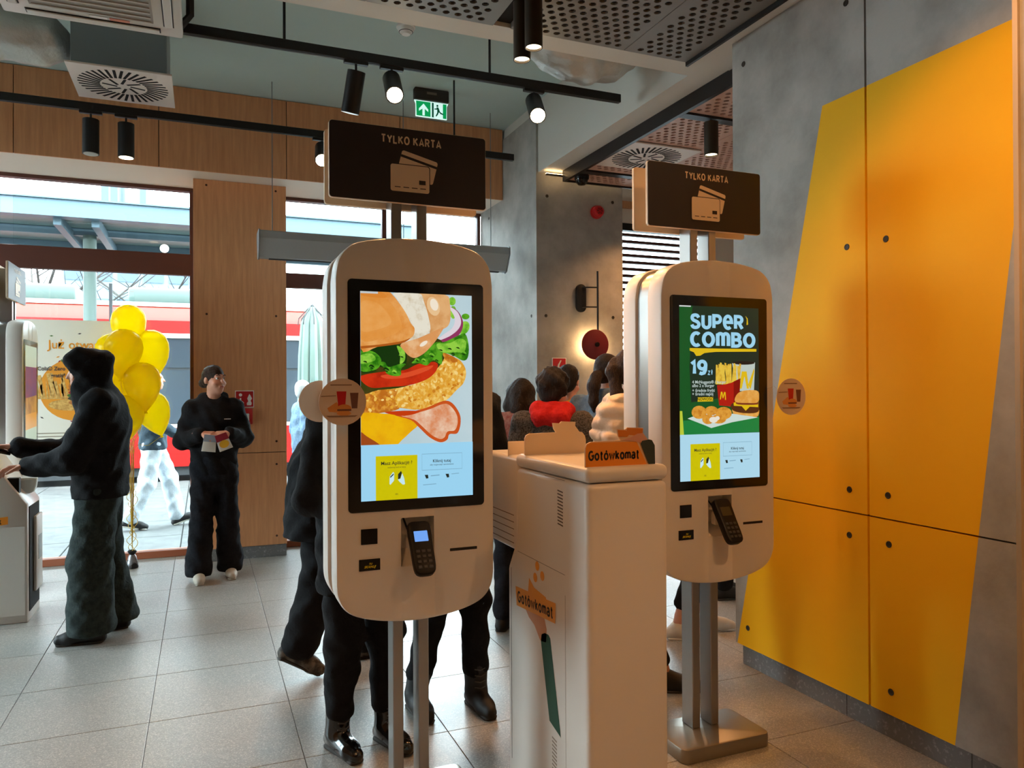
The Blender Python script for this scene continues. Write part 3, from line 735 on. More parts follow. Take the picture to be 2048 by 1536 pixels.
def screen_burger(par, rect, y):
    A = Art([(490, 565), (1178, 588), (1180, 1803), (496, 1853)], rect, y)
    bgm = GL('scr_bg_pale', 196, 216, 222, ES, var=(3, lin(178, 206, 216), .35, .65))
    bun = GL('scr_bun', 222, 138, 52, ES, var=(16, lin(240, 178, 104), .40, .68)); bun2 = GL('scr_bun_light', 228, 176, 118, ES, var=(14, lin(206, 140, 74), .45, .7))
    cream = GL('scr_crumb', 234, 228, 210, ES, var=(30, lin(206, 190, 160), .5, .7)); sauce = GL('scr_sauce', 222, 154, 92, ES, var=(22, lin(236, 186, 134), .5, .7))
    lett = GL('scr_lettuce', 92, 170, 34, ES, var=(36, lin(36, 112, 14), .42, .6)); lett2 = GL('scr_lettuce_light', 150, 210, 70, ES, var=(36, lin(90, 170, 34), .45, .65)); lettd = GL('scr_lettuce_dark', 16, 52, 12, ES)
    tom = GL('scr_tomato', 206, 50, 18, ES, var=(18, lin(160, 28, 10), .45, .7)); chick = GL('scr_chicken', 226, 160, 48, ES, var=(60, lin(246, 206, 110), .45, .62)); chickd = GL('scr_chicken_dark', 190, 108, 28, ES, var=(60, lin(228, 160, 60), .45, .62))
    bac = GL('scr_bacon', 222, 142, 96, ES, var=(14, lin(240, 206, 178), .42, .62)); bacr = GL('scr_bacon_rim', 204, 84, 30, ES); chz = GL('scr_cheese', 240, 184, 12, ES, var=(10, lin(226, 146, 10), .45, .75))
    onw = GL('scr_onion', 226, 214, 222, ES); onp = GL('scr_onion_rim', 146, 52, 96, ES); brn = GL('scr_bun_base', 160, 74, 26, ES); hi = GL('scr_shine', 246, 232, 210, ES)
    white = GL('screen_pale_blue', 158, 216, 246, ES)
    A.poly([(0, 0), (1, 0), (1, .74), (0, .74)], bgm, False, raw=True)
    A.ell((1058, 622), 22, 26, lett2); A.ell((1140, 715), 24, 18, lett); A.ell((1064, 690), 20, 40, lett2); A.ell((1130, 785), 32, 44, lett2, .5)
    A.poly([(1035, 655), (1090, 680), (1124, 745), (1112, 810), (1060, 862), (985, 885), (955, 868), (1010, 838), (1070, 800), (1090, 750), (1075, 700)], onp)
    A.poly([(1035, 655), (1088, 684), (1112, 740), (1098, 790), (1040, 838), (960, 868), (1000, 830), (1055, 790), (1074, 745), (1066, 705)], onw)
    A.poly([(545, 1165), (700, 1160), (800, 1140), (900, 1100), (960, 1040), (1005, 955), (1060, 962), (1112, 990), (1142, 1050), (1128, 1120), (1080, 1170), (1020, 1230), (930, 1272), (830, 1290), (720, 1280), (600, 1312), (520, 1325)], chick)
    A.poly([(520, 1165), (640, 1165), (720, 1170), (700, 1230), (730, 1285), (600, 1315), (500, 1330), (495, 1200)], chickd)
    pc = [(545, 1165), (700, 1160), (800, 1140), (900, 1100), (960, 1040), (1005, 965), (1060, 970), (1108, 996), (1132, 1050), (1118, 1115), (1075, 1165), (1015, 1222), (930, 1262), (830, 1280), (720, 1272), (600, 1300), (520, 1312)]
    def inside(x, y, P_):
        r_ = False
        for i_ in range(len(P_)):
            (x1, y1), (x2, y2) = P_[i_-1], P_[i_]
            if (y1 > y) != (y2 > y) and x < (x2-x1)*(y-y1)/(y2-y1)+x1: r_ = not r_
        return r_
    tones = [GL('scr_crumb_gold', 240, 192, 88, ES), GL('scr_crumb_pale', 248, 214, 132, ES), GL('scr_crumb_deep', 206, 130, 32, ES), GL('scr_crumb_mid', 230, 168, 56, ES)]
    rg_ = random.Random(4); cnt_ = 0
    while cnt_ < 150:
        x_, y_ = rg_.uniform(500, 1135), rg_.uniform(960, 1315)
        if inside(x_, y_, pc): A.ell((x_, y_), rg_.uniform(6, 15), rg_.uniform(5, 11), rg_.choice(tones), rg_.uniform(0, 3), 8); cnt_ += 1
    A.poly([(490, 1320), (640, 1316), (760, 1325), (850, 1370), (800, 1425), (750, 1472), (700, 1512), (600, 1506), (490, 1440)], chz)
    A.poly([(490, 1432), (530, 1455), (612, 1512), (490, 1518)], brn)
    A.poly([(700, 1322), (800, 1303), (900, 1275), (1000, 1234), (1055, 1246), (1100, 1310), (1106, 1372), (1086, 1430), (1038, 1436), (1024, 1470), (980, 1486), (915, 1456), (850, 1396), (800, 1352)], bacr)
    A.poly([(740, 1326), (830, 1310), (920, 1284), (1000, 1252), (1042, 1262), (1082, 1315), (1088, 1368), (1070, 1412), (1026, 1420), (1008, 1455), (978, 1466), (925, 1440), (868, 1388), (820, 1350)], bac)
    A.poly([(640, 1308), (760, 1296), (860, 1300), (760, 1328)], GL('scr_redsauce', 200, 60, 14, ES))
    A.poly([(490, 900), (740, 885), (960, 850), (1015, 930), (985, 1010), (900, 1090), (760, 1150), (600, 1172), (490, 1180)], GL('scr_shadow', 70, 62, 20, ES, var=(20, lin(40, 60, 14), .4, .6)))
    A.poly([(495, 1085), (640, 1058), (760, 1048), (850, 1008), (945, 996), (968, 1022), (940, 1072), (880, 1112), (780, 1142), (660, 1152), (560, 1158), (500, 1120)], tom)
    A.poly([(620, 1082), (760, 1066), (880, 1030), (940, 1018), (900, 1050), (780, 1092), (660, 1102)], GL('scr_tomato_light', 222, 78, 40, ES))
    A.poly([(490, 925), (560, 915), (640, 900), (730, 898), (775, 950), (770, 1010), (745, 1015), (738, 1075), (700, 1082), (655, 1068), (650, 1040), (600, 1030), (575, 1058), (490, 1058)], lettd)
    A.poly([(490, 935), (545, 930), (590, 948), (620, 990), (590, 1045), (490, 1054)], lett)
    A.poly([(490, 960), (560, 950), (585, 985), (540, 1005), (490, 1010)], lett2)
    A.poly([(600, 1005), (640, 1000), (665, 1030), (735, 1010), (770, 1012), (742, 1040), (738, 1080), (690, 1084), (650, 1068), (640, 1038)], lett)
    A.poly([(715, 900), (760, 925), (765, 985), (735, 1010), (735, 960)], lett2)
    A.poly([(806, 1002), (880, 948), (945, 880), (1010, 872), (1075, 842), (1135, 820), (1158, 900), (1150, 970), (1118, 985), (1060, 955), (1000, 945), (990, 1010), (940, 985), (900, 1018), (850, 1005)], lett)
    A.poly([(960, 885), (1040, 880), (1100, 850), (1140, 870), (1130, 930), (1060, 935), (990, 935)], lett2)
    for (x_, y_, r_) in ((520, 990, 22), (560, 1030, 18), (650, 1048, 20), (700, 1060, 16), (745, 960, 18), (840, 985, 16), (880, 985, 14), (930, 955, 18), (985, 915, 20), (1040, 905, 22), (1090, 900, 20), (1125, 940, 18), (1060, 950, 14), (960, 990, 12)):
        A.poly([(x_-r_, y_), (x_-r_*.4, y_-r_*.8), (x_+r_*.5, y_-r_*.5), (x_+r_, y_+r_*.2), (x_+r_*.3, y_+r_*.1), (x_-r_*.2, y_-r_*.2)], lett2 if (x_+y_) % 3 else lettd)
        A.poly([(x_-r_*.6, y_+r_*.3), (x_+r_*.2, y_+r_*.2), (x_+r_*.6, y_+r_*.7), (x_, y_+r_*.6)], lettd)
    A.poly([(1000, 940), (1060, 960), (1090, 990), (1040, 1000), (1010, 975)], chickd)
    A.poly([(855, 575), (940, 572), (1028, 590), (1042, 640), (1046, 720), (1032, 772), (990, 798), (918, 818), (912, 740), (885, 650)], bun2)
    A.poly([(700, 575), (850, 572), (886, 640), (910, 720), (918, 812), (840, 852), (760, 885), (815, 835), (818, 790), (770, 700), (715, 610)], cream)
    A.poly([(740, 888), (850, 850), (960, 800), (1003, 785), (965, 850), (935, 890), (885, 942), (830, 972), (792, 962), (760, 930)], sauce)
    A.poly([(490, 560), (650, 566), (692, 590), (732, 640), (772, 700), (802, 760), (824, 792), (818, 834), (790, 858), (740, 884), (600, 906), (490, 918)], bun)
    A.poly([(490, 600), (600, 590), (680, 640), (730, 720), (740, 800), (640, 850), (490, 860)], GL('scr_bun_mid', 226, 146, 60, ES, var=(9, lin(234, 162, 82), .4, .65)))
    A.poly([(490, 640), (580, 632), (650, 690), (680, 760), (600, 800), (490, 805)], GL('scr_bun_hi', 230, 154, 70, ES, var=(9, lin(238, 172, 96), .4, .65)))
    A.poly([(490, 560), (600, 563), (655, 600), (600, 606), (490, 590)], GL('scr_bun_top', 222, 136, 50, ES))
    A.poly([(490, 905), (600, 894), (740, 872), (800, 850), (745, 884), (600, 907), (490, 919)], GL('scr_bun_edge', 178, 92, 26, ES))
    A.ell((945, 645), 26, 40, hi, -.3); A.ell((940, 655), 38, 60, GL('scr_bun_sheen', 236, 196, 146, ES), -.3); A.ell((945, 645), 24, 38, hi, -.3); A.ell((880, 885), 28, 12, hi, -.6)
    A.poly([(.0, 0), (.15, 0), (.15, .01), (.0, .01)], GL('screen_tab', 200, 205, 205, ES), False, raw=True)
    lower_menu(A, par, white, .733)

def screen_combo(par, rect, y):
    A = Art([(373, 398), (862, 412), (872, 1440), (390, 1467)], rect, y)
    gr = GL('scr_green_dark', 24, 42, 34, ES, var=(3, lin(22, 52, 30), .4, .7)); g2 = GL('scr_green', 10, 84, 34, ES); g3 = GL('scr_green_floor', 22, 128, 60, ES)
    pale = GL('scr_letters', 158, 214, 240, ES); yl = GL('scr_yellow', 226, 188, 24, ES); red = GL('scr_red', 176, 26, 16, ES); redd = GL('scr_red_dark', 128, 14, 10, ES)
    fry = GL('scr_fries', 232, 196, 70, ES, var=(50, lin(206, 158, 40), .45, .65)); cup = GL('scr_cup', 190, 204, 196, ES); dk = GL('scr_cola', 30, 26, 24, ES)
    bun = GL('scr_small_bun', 222, 152, 60, ES, var=(30, lin(238, 184, 100), .45, .7)); pat = GL('scr_patty', 84, 44, 20, ES); ng = GL('scr_nugget', 226, 160, 60, ES, var=(60, lin(196, 122, 34), .45, .65)); pap = GL('scr_paper', 206, 222, 214, ES); wh = GL('scr_meat', 238, 230, 214, ES)
    A.poly([(0, 0), (1, 0), (1, .73), (0, .73)], gr, False, raw=True)
    A.poly([(0, 0), (.16, 0), (.12, .35), (.14, .55), (.0, .6)], g2, False, raw=True)
    A.poly([(.0, .56), (1, .50), (1, .735), (0, .735)], g2, False, raw=True)
    A.poly([(.02, .655), (1, .645), (1, .732), (.02, .738)], g3, False, raw=True)
    A.poly([(0, .6), (.03, .6), (.05, .745), (0, .745)], GL('scr_side', 190, 205, 60, ES), False, raw=True)
    A.poly([(440, 660), (640, 662), (850, 662), (850, 678), (600, 682), (560, 686), (530, 690), (505, 706), (480, 708), (465, 685), (440, 676)], yl, False)
    A.poly([(780, 458), (795, 475), (798, 512), (788, 515), (790, 480)], yl, False)
    # cup with lid and mark
    A.poly([(700, 748), (770, 738), (842, 745), (836, 920), (730, 920)], cup, False)
    A.ell((770, 748), 70, 11, dk)
    A.poly([(745, 905), (760, 800), (790, 800), (805, 905), (792, 905), (777, 830), (760, 905)], yl, False)
    A.poly([(800, 880), (835, 780), (838, 800), (815, 910)], yl, False)
    # fries and box
    for i in range(22):
        x = 600+7*i+random.uniform(-5, 5); t = 745+20*abs(math.sin(i*1.9))+(15 if i in (0, 1, 20, 21) else 0); l = random.uniform(-14, 14)
        A.poly([(x, 880), (x+l, t), (x+l+11, t+2), (x+12, 880)], fry, False)
    A.poly([(608, 885), (660, 880), (700, 868), (752, 842), (745, 985), (700, 1015), (622, 1008)], red, False)
    A.poly([(710, 862), (752, 842), (745, 985), (712, 1010)], redd, False)
    A.poly([(626, 972), (632, 925), (641, 925), (646, 950), (652, 925), (661, 928), (664, 974), (658, 974), (656, 938), (647, 965), (643, 965), (638, 936), (632, 972)], yl, False)
    # small burger
    A.poly([(700, 1010), (740, 990), (862, 990), (862, 1070), (790, 1085), (720, 1075)], bun); A.poly([(696, 1000), (760, 985), (862, 990), (862, 1045), (790, 1055), (710, 1040)], pat)
    A.poly([(710, 990), (780, 980), (862, 985), (862, 1018), (810, 1015), (785, 1040), (760, 1012), (712, 1010)], yl, False)
    A.poly([(735, 985), (850, 980), (855, 1002), (740, 1002)], GL('scr_pickle', 130, 60, 30, ES)); A.poly([(720, 985), (735, 935), (790, 915), (862, 922), (862, 985), (800, 992)], bun)
    # nuggets on paper
    A.poly([(430, 1088), (560, 1040), (720, 1060), (862, 1080), (700, 1110), (575, 1145), (540, 1130)], pap, False)
    for c, rx, ry in (((500, 1050), 46, 40), ((575, 1040), 40, 28), ((650, 1055), 50, 38), ((555, 1092), 36, 30), ((620, 1090), 46, 28)): A.ell(c, rx, ry, ng)
    A.ell((588, 1095), 26, 18, wh); A.ell((612, 1085), 14, 12, wh)
    A.poly([(490, 960), (585, 957), (585, 983), (490, 986)], yl, False)
    A.poly([(.0, 0), (.14, 0), (.14, .008), (.0, .008)], GL('screen_tab', 200, 205, 205, ES), False, raw=True)
    white = GL('screen_pale_blue2', 176, 220, 240, ES)
    lower_menu(A, par, white, .735)
    y2 = A.y-.000016*(A.k+12)
    def tx(s, p, sz, b, m=pale, al='LEFT', sq=1.0):
        x, z = A.at(p); text(s, sz, m, par, (x, y2, z), bold=b, ext=.00005, align=al, squeeze=sq)
    for s_, p_, w_, h_, sw_, gp in (('SUPER', (440, 495), .268, .064, .27, 1.22), ('COMBO', (440, 605), .330, .064, .27, 1.22), ('19', (441, 778), .086, .064, .28, 1.25)):
        x_, z_ = A.at(p_); ks = list(s_)
        if s_ == 'SUPER': ks[3] = 'E'
        stroke_text(ks, w_, h_, sw_, pale, par, (x_, y2, z_), gap=gp, align='LEFT')
    x_, z_ = A.at((550, 806)); stroke_text(['z', 'l/'], .026, .024, .2, pale, par, (x_, y2, z_), align='LEFT')
    sm = GL('scr_small_text', 190, 205, 200, ES)
    for i, s in enumerate(('4 McNuggets® / burger', 'albo 2 x burger', '+ średnie frytki', '+ średni napój')):
        tx(s, (456, 868+21.5*i+(8 if i > 1 else 0)), .0175, .015, sm)
    tx('NOWOŚĆ', (537, 971), .0165, .02, GL('scr_ink', 30, 60, 20, .4), 'CENTER')

def terminal(parent, lit):
    M = Matrix.Translation((.0, .018, 1.02)) @ Matrix.Rotation(math.radians(-33), 4, 'X')
    out = catmull([(-.034, 0), (0, .004), (.034, 0), (.040, -.03), (.038, -.09), (.037, -.16), (.026, -.184), (0, -.188), (-.026, -.184), (-.037, -.16), (-.038, -.09), (-.040, -.03)], 3)
    t = MB().prism(out, -.030, 0.002, 'y', bev=.006).xf(M).build('card_terminal', 'black', parent)
    scr = mat('terminal_display_lit', lin(40, 60, 110), .3, emit=lin(90, 140, 210), estr=.9) if lit else mat('terminal_display', lin(52, 50, 40), .3)
    MB().prism(rrect(-.024, .024, -.072, -.034, .002), -.0305, -.0295, 'y').xf(M).build('display', scr, t, smooth=False)
    key = mat('terminal_key', lin(52, 52, 56), .5)
    for r in range(4):
        for c in range(3):
            MB().rbox(-.026+c*.019, -.012+c*.019, -.0325, -.029, -.168+r*.0185, -.157+r*.0185, .0015, 1).xf(M).build('key', key, t)
    MB().tube([(-.036, -.006, -.02), (-.04, .012, .03), (-.042, .02, .05)], .0035, 6).xf(M).build('antenna', 'black', t)
    MB().rbox(-.028, .028, .0, .03, .93, .985, .008, 2).build('terminal_bracket', 'white_plastic', parent)
    return t

def wobbler(parent, c, y, side, front=True, name='promo_disc'):
    d = MB().prism(circle(c[0], c[1], .078, 28), y-.001, y+.001, 'y').build(name, mat('promo_card', lin(214, 190, 166), .6), parent, smooth=False)
    if front:
        a = MB(); Y = y-.0014; cx, cz = c; ms = [G['red'], mat('promo_brown', lin(110, 66, 52), .6), mat('promo_orange', lin(214, 140, 70), .6), mat('promo_text', lin(140, 110, 90), .6)]
        def pp(pts, mi): a.add([(cx+p[0], Y-.0001*len(a.f), cz+p[1]) for p in pts], [list(range(len(pts)))], mi)
        pp([(-.05, -.02), (-.02, .0), (.0, -.03), (-.02, -.035), (-.045, -.032)], 2); pp([(-.02, .035), (.012, .035), (.008, -.02), (-.014, -.02)], 0)
        pp([(.024, .03), (.052, .03), (.048, -.022), (.03, -.022)], 1); pp(circle(.005, -.022, .024, 14, .014), 2); pp([(-.018, -.024), (.028, -.024), (.028, -.030), (-.018, -.030)], 1); pp(circle(.004, -.038, .024, 12, .008), 2)
        pp([(-.07, .02), (-.022, .022), (-.022, .019), (-.07, .017)], 3); pp([(-.04, .058), (.03, .058), (.03, .054), (-.04, .054)], 3); pp([(-.055, -.045), (.05, -.045), (.04, -.05), (-.045, -.05)], 3)
        a.build('print', ms, d, smooth=False)
    return d

def kiosk(label, loc, rz, screen, lit=False, disc_side=None, group='self-order kiosks'):
    k = thing('order_kiosk', label, 'kiosk', loc, rz, group)
    MB().prism(rrect(-.215, .215, -.045, .225, .03, 4), .0, .058, 'z', bev=.006).build('base_plate', mat('base_plate_steel', lin(150, 142, 128), .35, .7), k)
    for s in (-1, 1):
        MB().rbox(s*.047-.019, s*.047+.019, .105, .185, .058, 2.40, .003, 1).build('post', 'steel', k)
    fs = shell_mb(0, .105, .012, hole=(-.061, .057, .885, 1.052, .062)).build('front_housing', 'white_plastic', k)
    # thin steel core between the two shells
    core = inset(KOUT, .014); MB().prism(core, .105, .195, 'y').build('core', 'steel', k)
    bs = shell_mb(.195, .30, .012).build('rear_housing', 'white_plastic', k)
    for par, y, f, sgn in ((fs, 0, '-y', -1), (bs, .30, '+y', 1)):
        bz = MB().prism(rrect(-.241, .243, 1.08, 1.869, .014), y+sgn*.0035, y-sgn*.002, 'y', bev=.001).build('bezel', 'black_gloss', par)
        if f == '+y':
            MB().prism(rrect(-.2, .2, 1.118, 1.828, .002), y+.0036, y+.003, 'y').build('display', mat('display_rear', lin(30, 60, 50), .2, emit=lin(90, 120, 110), estr=.5), par, smooth=False)
    if screen: screen(fs, (-.199, .199, 1.118, 1.828), -.0037)
    MB().rbox(-.199, -.143, -.003, .002, .971, 1.023, .001, 1).build('reader_window', 'black_gloss', fs)
    sw = MB().rbox(-.206, -.134, -.003, .002, .882, .921, .001, 1).build('scanner_window', 'black_gloss', fs)
    ym = mat('scanner_print', lin(220, 200, 10), .5)
    text('TU', .009, ym, fs, (-.168, -.0034, .905), bold=.02, ext=.0001, shear=.4); text('SKANUJ', .011, ym, fs, (-.170, -.0034, .895), bold=.02, ext=.0001, shear=.4)
    MB().rbox(.115, .216, -.0015, .004, .923, .933, .0008, 1).build('receipt_slot', 'ink', fs)
    terminal(fs, lit)
    # sign plates on the posts
    for y0, y1, front in ((.085, .10, True), (.19, .205, False)):
        sp = MB().prism(rrect(-.2875, .2875, 2.160, 2.428, .012), y0, y1, 'y', bev=.0015).build('sign_plate', 'sign_tan', k)
        yf = y0 if front else y1; sg = -1 if front else 1
        MB().prism(rrect(-.286, .286, 2.1615, 2.4265, .011), yf+sg*.0012, yf-sg*.0002, 'y').build('sign_face', 'sign_dark', sp, smooth=False)
        if front:
            stroke_text('TYLKO KARTA', .222, .031, .23, 'sign_tan', sp, (.004, yf-.0022, 2.384))
            def card(w, h, c, ang, y, extra):
                Mx = Matrix.Translation((c[0], 0, c[1])) @ Matrix.Rotation(ang, 4, 'Y')
                cm = MB().prism(rrect(-w/2, w/2, -h/2, h/2, .008), y, y+.0006, 'y')
                for (a, b, e, d) in extra: cm.box(a, b, y-.0003, y, e, d, 1)
                cm.xf(Mx).build('card_symbol', ['sign_tan', 'sign_dark'], sp, smooth=False)
            card(.136, .086, (.026, 2.292), math.radians(14), yf-.0022, [(-.068, .068, .018, .027)])
            card(.142, .096, (-.002, 2.249), 0, yf-.0034, [(-.071+.142-.038, .071-.014, -.018, -.003)]+[(-.056+i*.031, -.056+i*.031+.021, -.034, -.031) for i in range(4)])
            # dark rim that separates the front card from the rear one
            MB().prism(rrect(-.076, .072, 2.197, 2.300, .01), yf-.0028, yf-.0024, 'y').build('card_outline', 'sign_dark', sp, smooth=False)
    if disc_side is not None:
        wobbler(fs, (disc_side*.263-(0 if disc_side < 0 else -.087), 1.455), -.028, disc_side)
        if disc_side < 0:
            wobbler(bs, (-.245-.04, 1.452), .33, 1, front=False)
        xs = disc_side*.27
        MB().tube([(xs*.9, -.003, 1.49), (xs*.98, -.02, 1.50), (xs*1.06, -.0285, 1.478)], .0008, 5).build('wobbler_strip', mat('clear_strip', lin(200, 180, 150), .3), fs)
    return k

kiosk('white order kiosk showing a chicken burger, nearest in front', (.692, 2.55, 0), 0, screen_burger, lit=True, disc_side=-1)
kiosk('white order kiosk with green combo meal screen beside the yellow wall', (1.972, 2.55, 0), 0, screen_combo, disc_side=1)
k3 = kiosk('white order kiosk seen edge-on by the left window', (-1.2, 6.645, 0), PI/2, None)
# side-on picture on the left kiosk
for ch in list(k3.children):
    if ch.name.startswith('front_housing'):
        A = Art([(0, 0), (1, 0), (1, 1), (0, 1)], (-.199, .199, 1.118, 1.828), -.0037)
        A.poly([(0, 0), (1, 0), (1, 1), (0, 1)], GL('k3_pale', 196, 214, 190, .5), False)
        A.poly([(0, .22), (1, .22), (1, .55), (0, .58)], GL('k3_purple', 128, 60, 92, .6, var=(6, lin(90, 60, 110), .4, .6)), False)
        A.poly([(0, .55), (1, .52), (1, .72), (0, .75)], GL('k3_meat', 150, 100, 60, .6, var=(9, lin(190, 140, 70), .4, .6)), False)
        A.poly([(0, .72), (1, .70), (1, .86), (0, .88)], GL('k3_bun', 214, 150, 66, .6), False)
        A.build(ch)

# ================================================================== CASH MACHINES
def hand_sign(parent, y, front):
    base = [(-.142, 0), (-.142, .062), (-.136, .074), (-.122, .080), (.035, .076)]
    full = [(-.142, 0), (-.142, .062), (-.136, .074), (-.122, .080), (-.012, .082), (-.022, .096), (-.026, .118), (.004, .116), (.012, .123), (.072, .120), (.070, .105), (.088, .082), (.100, .080), (.112, .066), (.116, .05), (.116, 0)]
    pl = MB().prism(full, y, y+.006, 'y').build('sign_plate', 'sign_tan', parent, smooth=False)
    if not front: return pl
    pl.data.materials.clear(); pl.data.materials.append(mat('sign_edge', lin(226, 180, 130), .5))
    def ly(pts, m, k, nm): MB().prism(pts, y-.0008*k-.0006, y-.0008*k, 'y').build(nm, m, pl, smooth=False)
    ly([(-.1405, .001), (-.1405, .061), (-.135, .0725), (-.122, .078), (.046, .076), (.084, .001)], 'orange', 0, 'sign_face')
    dk = mat('banknote_orange', lin(214, 118, 20), .5)
    ly([(.005, .100), (.012, .121), (.070, .118), (.069, .10), (.04, .096)], dk, 0, 'banknote')
    ly([(-.022, .094), (-.024, .1155), (.004, .1135), (.024, .104), (.01, .092)], dk, 1, 'banknote')
    ly([(-.008, .083), (.02, .09), (.05, .102), (.068, .103), (.085, .083), (.058, .072), (.03, .079)], 'skin_print', 2, 'hand_print')
    ly([(.060, .068), (.066, .078), (.092, .082), (.103, .079), (.1135, .062), (.1145, .001), (.09, .001)], mat('sleeve_print', lin(44, 52, 40), .55), 3, 'sleeve_print')
    stroke_text(['G', 'o', 't', 'o/', 'w', 'k', 'o', 'm', 'a', 't'], .188, .033, .25, 'ink', pl, (-.038, y-.0012, .036), gap=1.2)
    return pl

cmx = thing('cash_machine', 'tall cream cash machine with orange top sign between the two kiosks', 'cash machine', (1.26, 2.385, 0))
prof = [(-.295, 0), (-.295, 1.195), (.285, 1.195), (.285, .93), (.375, .80), (.375, 0)]          # (y,z) side profile, customer side towards +y
body = MB()
bmb = bmesh.new()
vs = [bmb.verts.new((s*.15, p[0], p[1])) for s in (-1, 1) for p in prof]; n = len(prof)
bmb.faces.new(vs[:n]); bmb.faces.new(vs[n:][::-1])
for i in range(n): bmb.faces.new((vs[i], vs[(i+1) % n], vs[n+(i+1) % n], vs[n+i]))
bmesh.ops.recalc_face_normals(bmb, faces=bmb.faces)
ee = [e for e in bmb.edges if all(v.co.z > .01 for v in e.verts) or abs(e.verts[0].co.z-e.verts[1].co.z) > .2]
bmesh.ops.bevel(bmb, geom=ee, offset=.022, segments=4, profile=.5, affect='EDGES')
body.bm(bmb); cb = body.build('body', 'cream_plastic', cmx)
lid = MB().rbox(-.152, .152, -.297, .290, 1.197, 1.247, .020, 4).build('lid', 'cream_plastic', cmx)
con = MB().rbox(-.14, .14, .285, .66, .865, 1.232, .02, 3).build('console', 'cream_plastic', cmx)
for i in range(5): MB().box(-.1405, -.139, .33, .65, .893+i*.027, .896+i*.027).build('groove', mat('groove_dark', lin(120, 96, 74), .6), con, smooth=False)
MB().rbox(-.135, .135, .40, .405, 1.225, 1.285, .002, 1).build('console_tab', 'sign_tan', con)
XL = -.1505
grey = mat('slot_grey', lin(84, 70, 62), .6)
for i in range(11):
    z = 1.154-.0112*i
    MB().prism([(-.082, z), (-.122, z-.003), (-.122, z-.007), (-.082, z-.004)], XL-.0003, XL+.001, 'x').build('vent_slot', grey, cb, smooth=False)
for i in range(12):
    z = .300-.013*i
    MB().prism([(-.030, z), (-.066, z-.003), (-.066, z-.008), (-.030, z-.005)], XL-.0003, XL+.001, 'x').build('vent_slot', mat('slot_light', lin(150, 136, 120), .6), cb, smooth=False)
for (a, b, c, d) in ((.27, -.135, .8765, .8775), (.02, -.136, 1.19, 1.191)):
    MB().box(XL-.0003, XL+.001, b, a, c, d).build('seam', grey, cb, smooth=False)
MB().box(XL-.0003, XL+.001, -.137, -.1355, .12, .81).build('seam', mat('seam_light', lin(176, 164, 150), .5), cb, smooth=False)
MB().box(XL-.0003, XL+.001, .335, .337, .06, .80).build('seam', grey, cb, smooth=False)
# side decal (facing -x): hand holding notes over a sleeve
def side(pts, m, k, nm): MB().prism([(p[0]-2.385, p[1]) for p in pts], XL-.0004-.0003*k, XL-.0001-.0003*k, 'x').build(nm, m, cb, smooth=False)
side([(2.444, .602), (2.438, .625), (2.41, .638), (2.38, .640), (2.366, .632), (2.286, .324), (2.381, .324)][:5]+[(2.286, .324), (2.375, .345)], 'green_dark', 0, 'sleeve_decal')
hp = mat('hand_decal', lin(206, 150, 112), .55); og = mat('note_decal', lin(226, 150, 50), .5)
side([(2.60, .690), (2.55, .655), (2.50, .640), (2.45, .60), (2.40, .606), (2.395, .655), (2.42, .70)], hp, 0, 'hand_decal')
side([(2.56, .72), (2.545, .80), (2.50, .775), (2.47, .772), (2.40, .765), (2.37, .72)], og, 1, 'note_decal')
side([(2.674, .739), (2.32, .765), (2.324, .695), (2.665, .668)], og, 2, 'orange_strip')
for y, z in ((2.472, .859), (2.429, .833), (2.49, .814)): side(circle(y, z, .017, 16), og, 1, 'coin_decal')
stroke_text(['G', 'o', 't', 'o/', 'w', 'k', 'o', 'm', 'a', 't'], .315, .044, .22, 'ink', cb, (XL-.0014, 2.498-2.385, .7165), facing='-x', tilt=math.radians(4.2))
s1 = hand_sign(lid, -.268, True); s1.location = (0, 0, 1.246)
s2 = hand_sign(lid, .215, False); s2.location = (0, 0, 1.246)
for s in (-1, 1): MB().box(s*.12-.02, s*.12+.02, -.26, .34, -.0, .012).build('foot', 'rubber', cmx)

# the second machine, by the left window, its customer side towards +x
cm2 = thing('cash_machine', 'grey-cream cash machine with sloping console in front of the hooded person', 'cash machine', (-1.30, 5.90, 0))
pr2 = [(-.30, .02), (-.30, 1.18), (-.02, 1.18), (.155, .895), (.252, .757), (.252, .0), (-.30, .0)]
MB().prism(pr2, -.21, .19, 'y', bev=.008).build('body', 'cream_plastic', cm2)
MB().box(.25, .257, -.16, .15, .06, .74).build('front_recess', 'void', cm2, smooth=False)
dr = MB().rbox(.255, .275, -.04, .16, .16, .66, .008, 2).build('front_door', 'white_plastic', cm2)
MB().box(.2752, .277, .02, .12, .36, .52).build('notice', mat('notice_grey', lin(170, 180, 180), .5), dr, smooth=False)
MB().rbox(-.29, .24, -.2115, -.2105, .05, .62, .0004, 1).build('side_panel', 'cream_plastic', cm2)
od = MB().prism([(-.25, .60), (.147, .64), (.147, .69), (-.25, .65)], -.2125, -.2115, 'y').build('orange_strip', 'orange', cm2, smooth=False)
stroke_text(['G', 'o', 't', 'o/', 'w', 'k', 'o', 'm', 'a', 't'], .33, .034, .18, 'ink', cm2, (-.05, -.2130, .645), tilt=.10)
MB().lathe([(.02, .0), (.06, .015), (.075, .06), (.078, .10), (.074, .10), (.07, .062), (.055, .02), (.0, .006)], (.19, .03, .80), 20).build('coin_bowl', mat('frosted_acrylic', lin(206, 214, 210), .25), cm2)
MB().rbox(.06, .20, -.17, -.11, .80, .93, .004, 1).xf(Matrix.Identity(4)).build('receipt_hood', 'black', cm2)
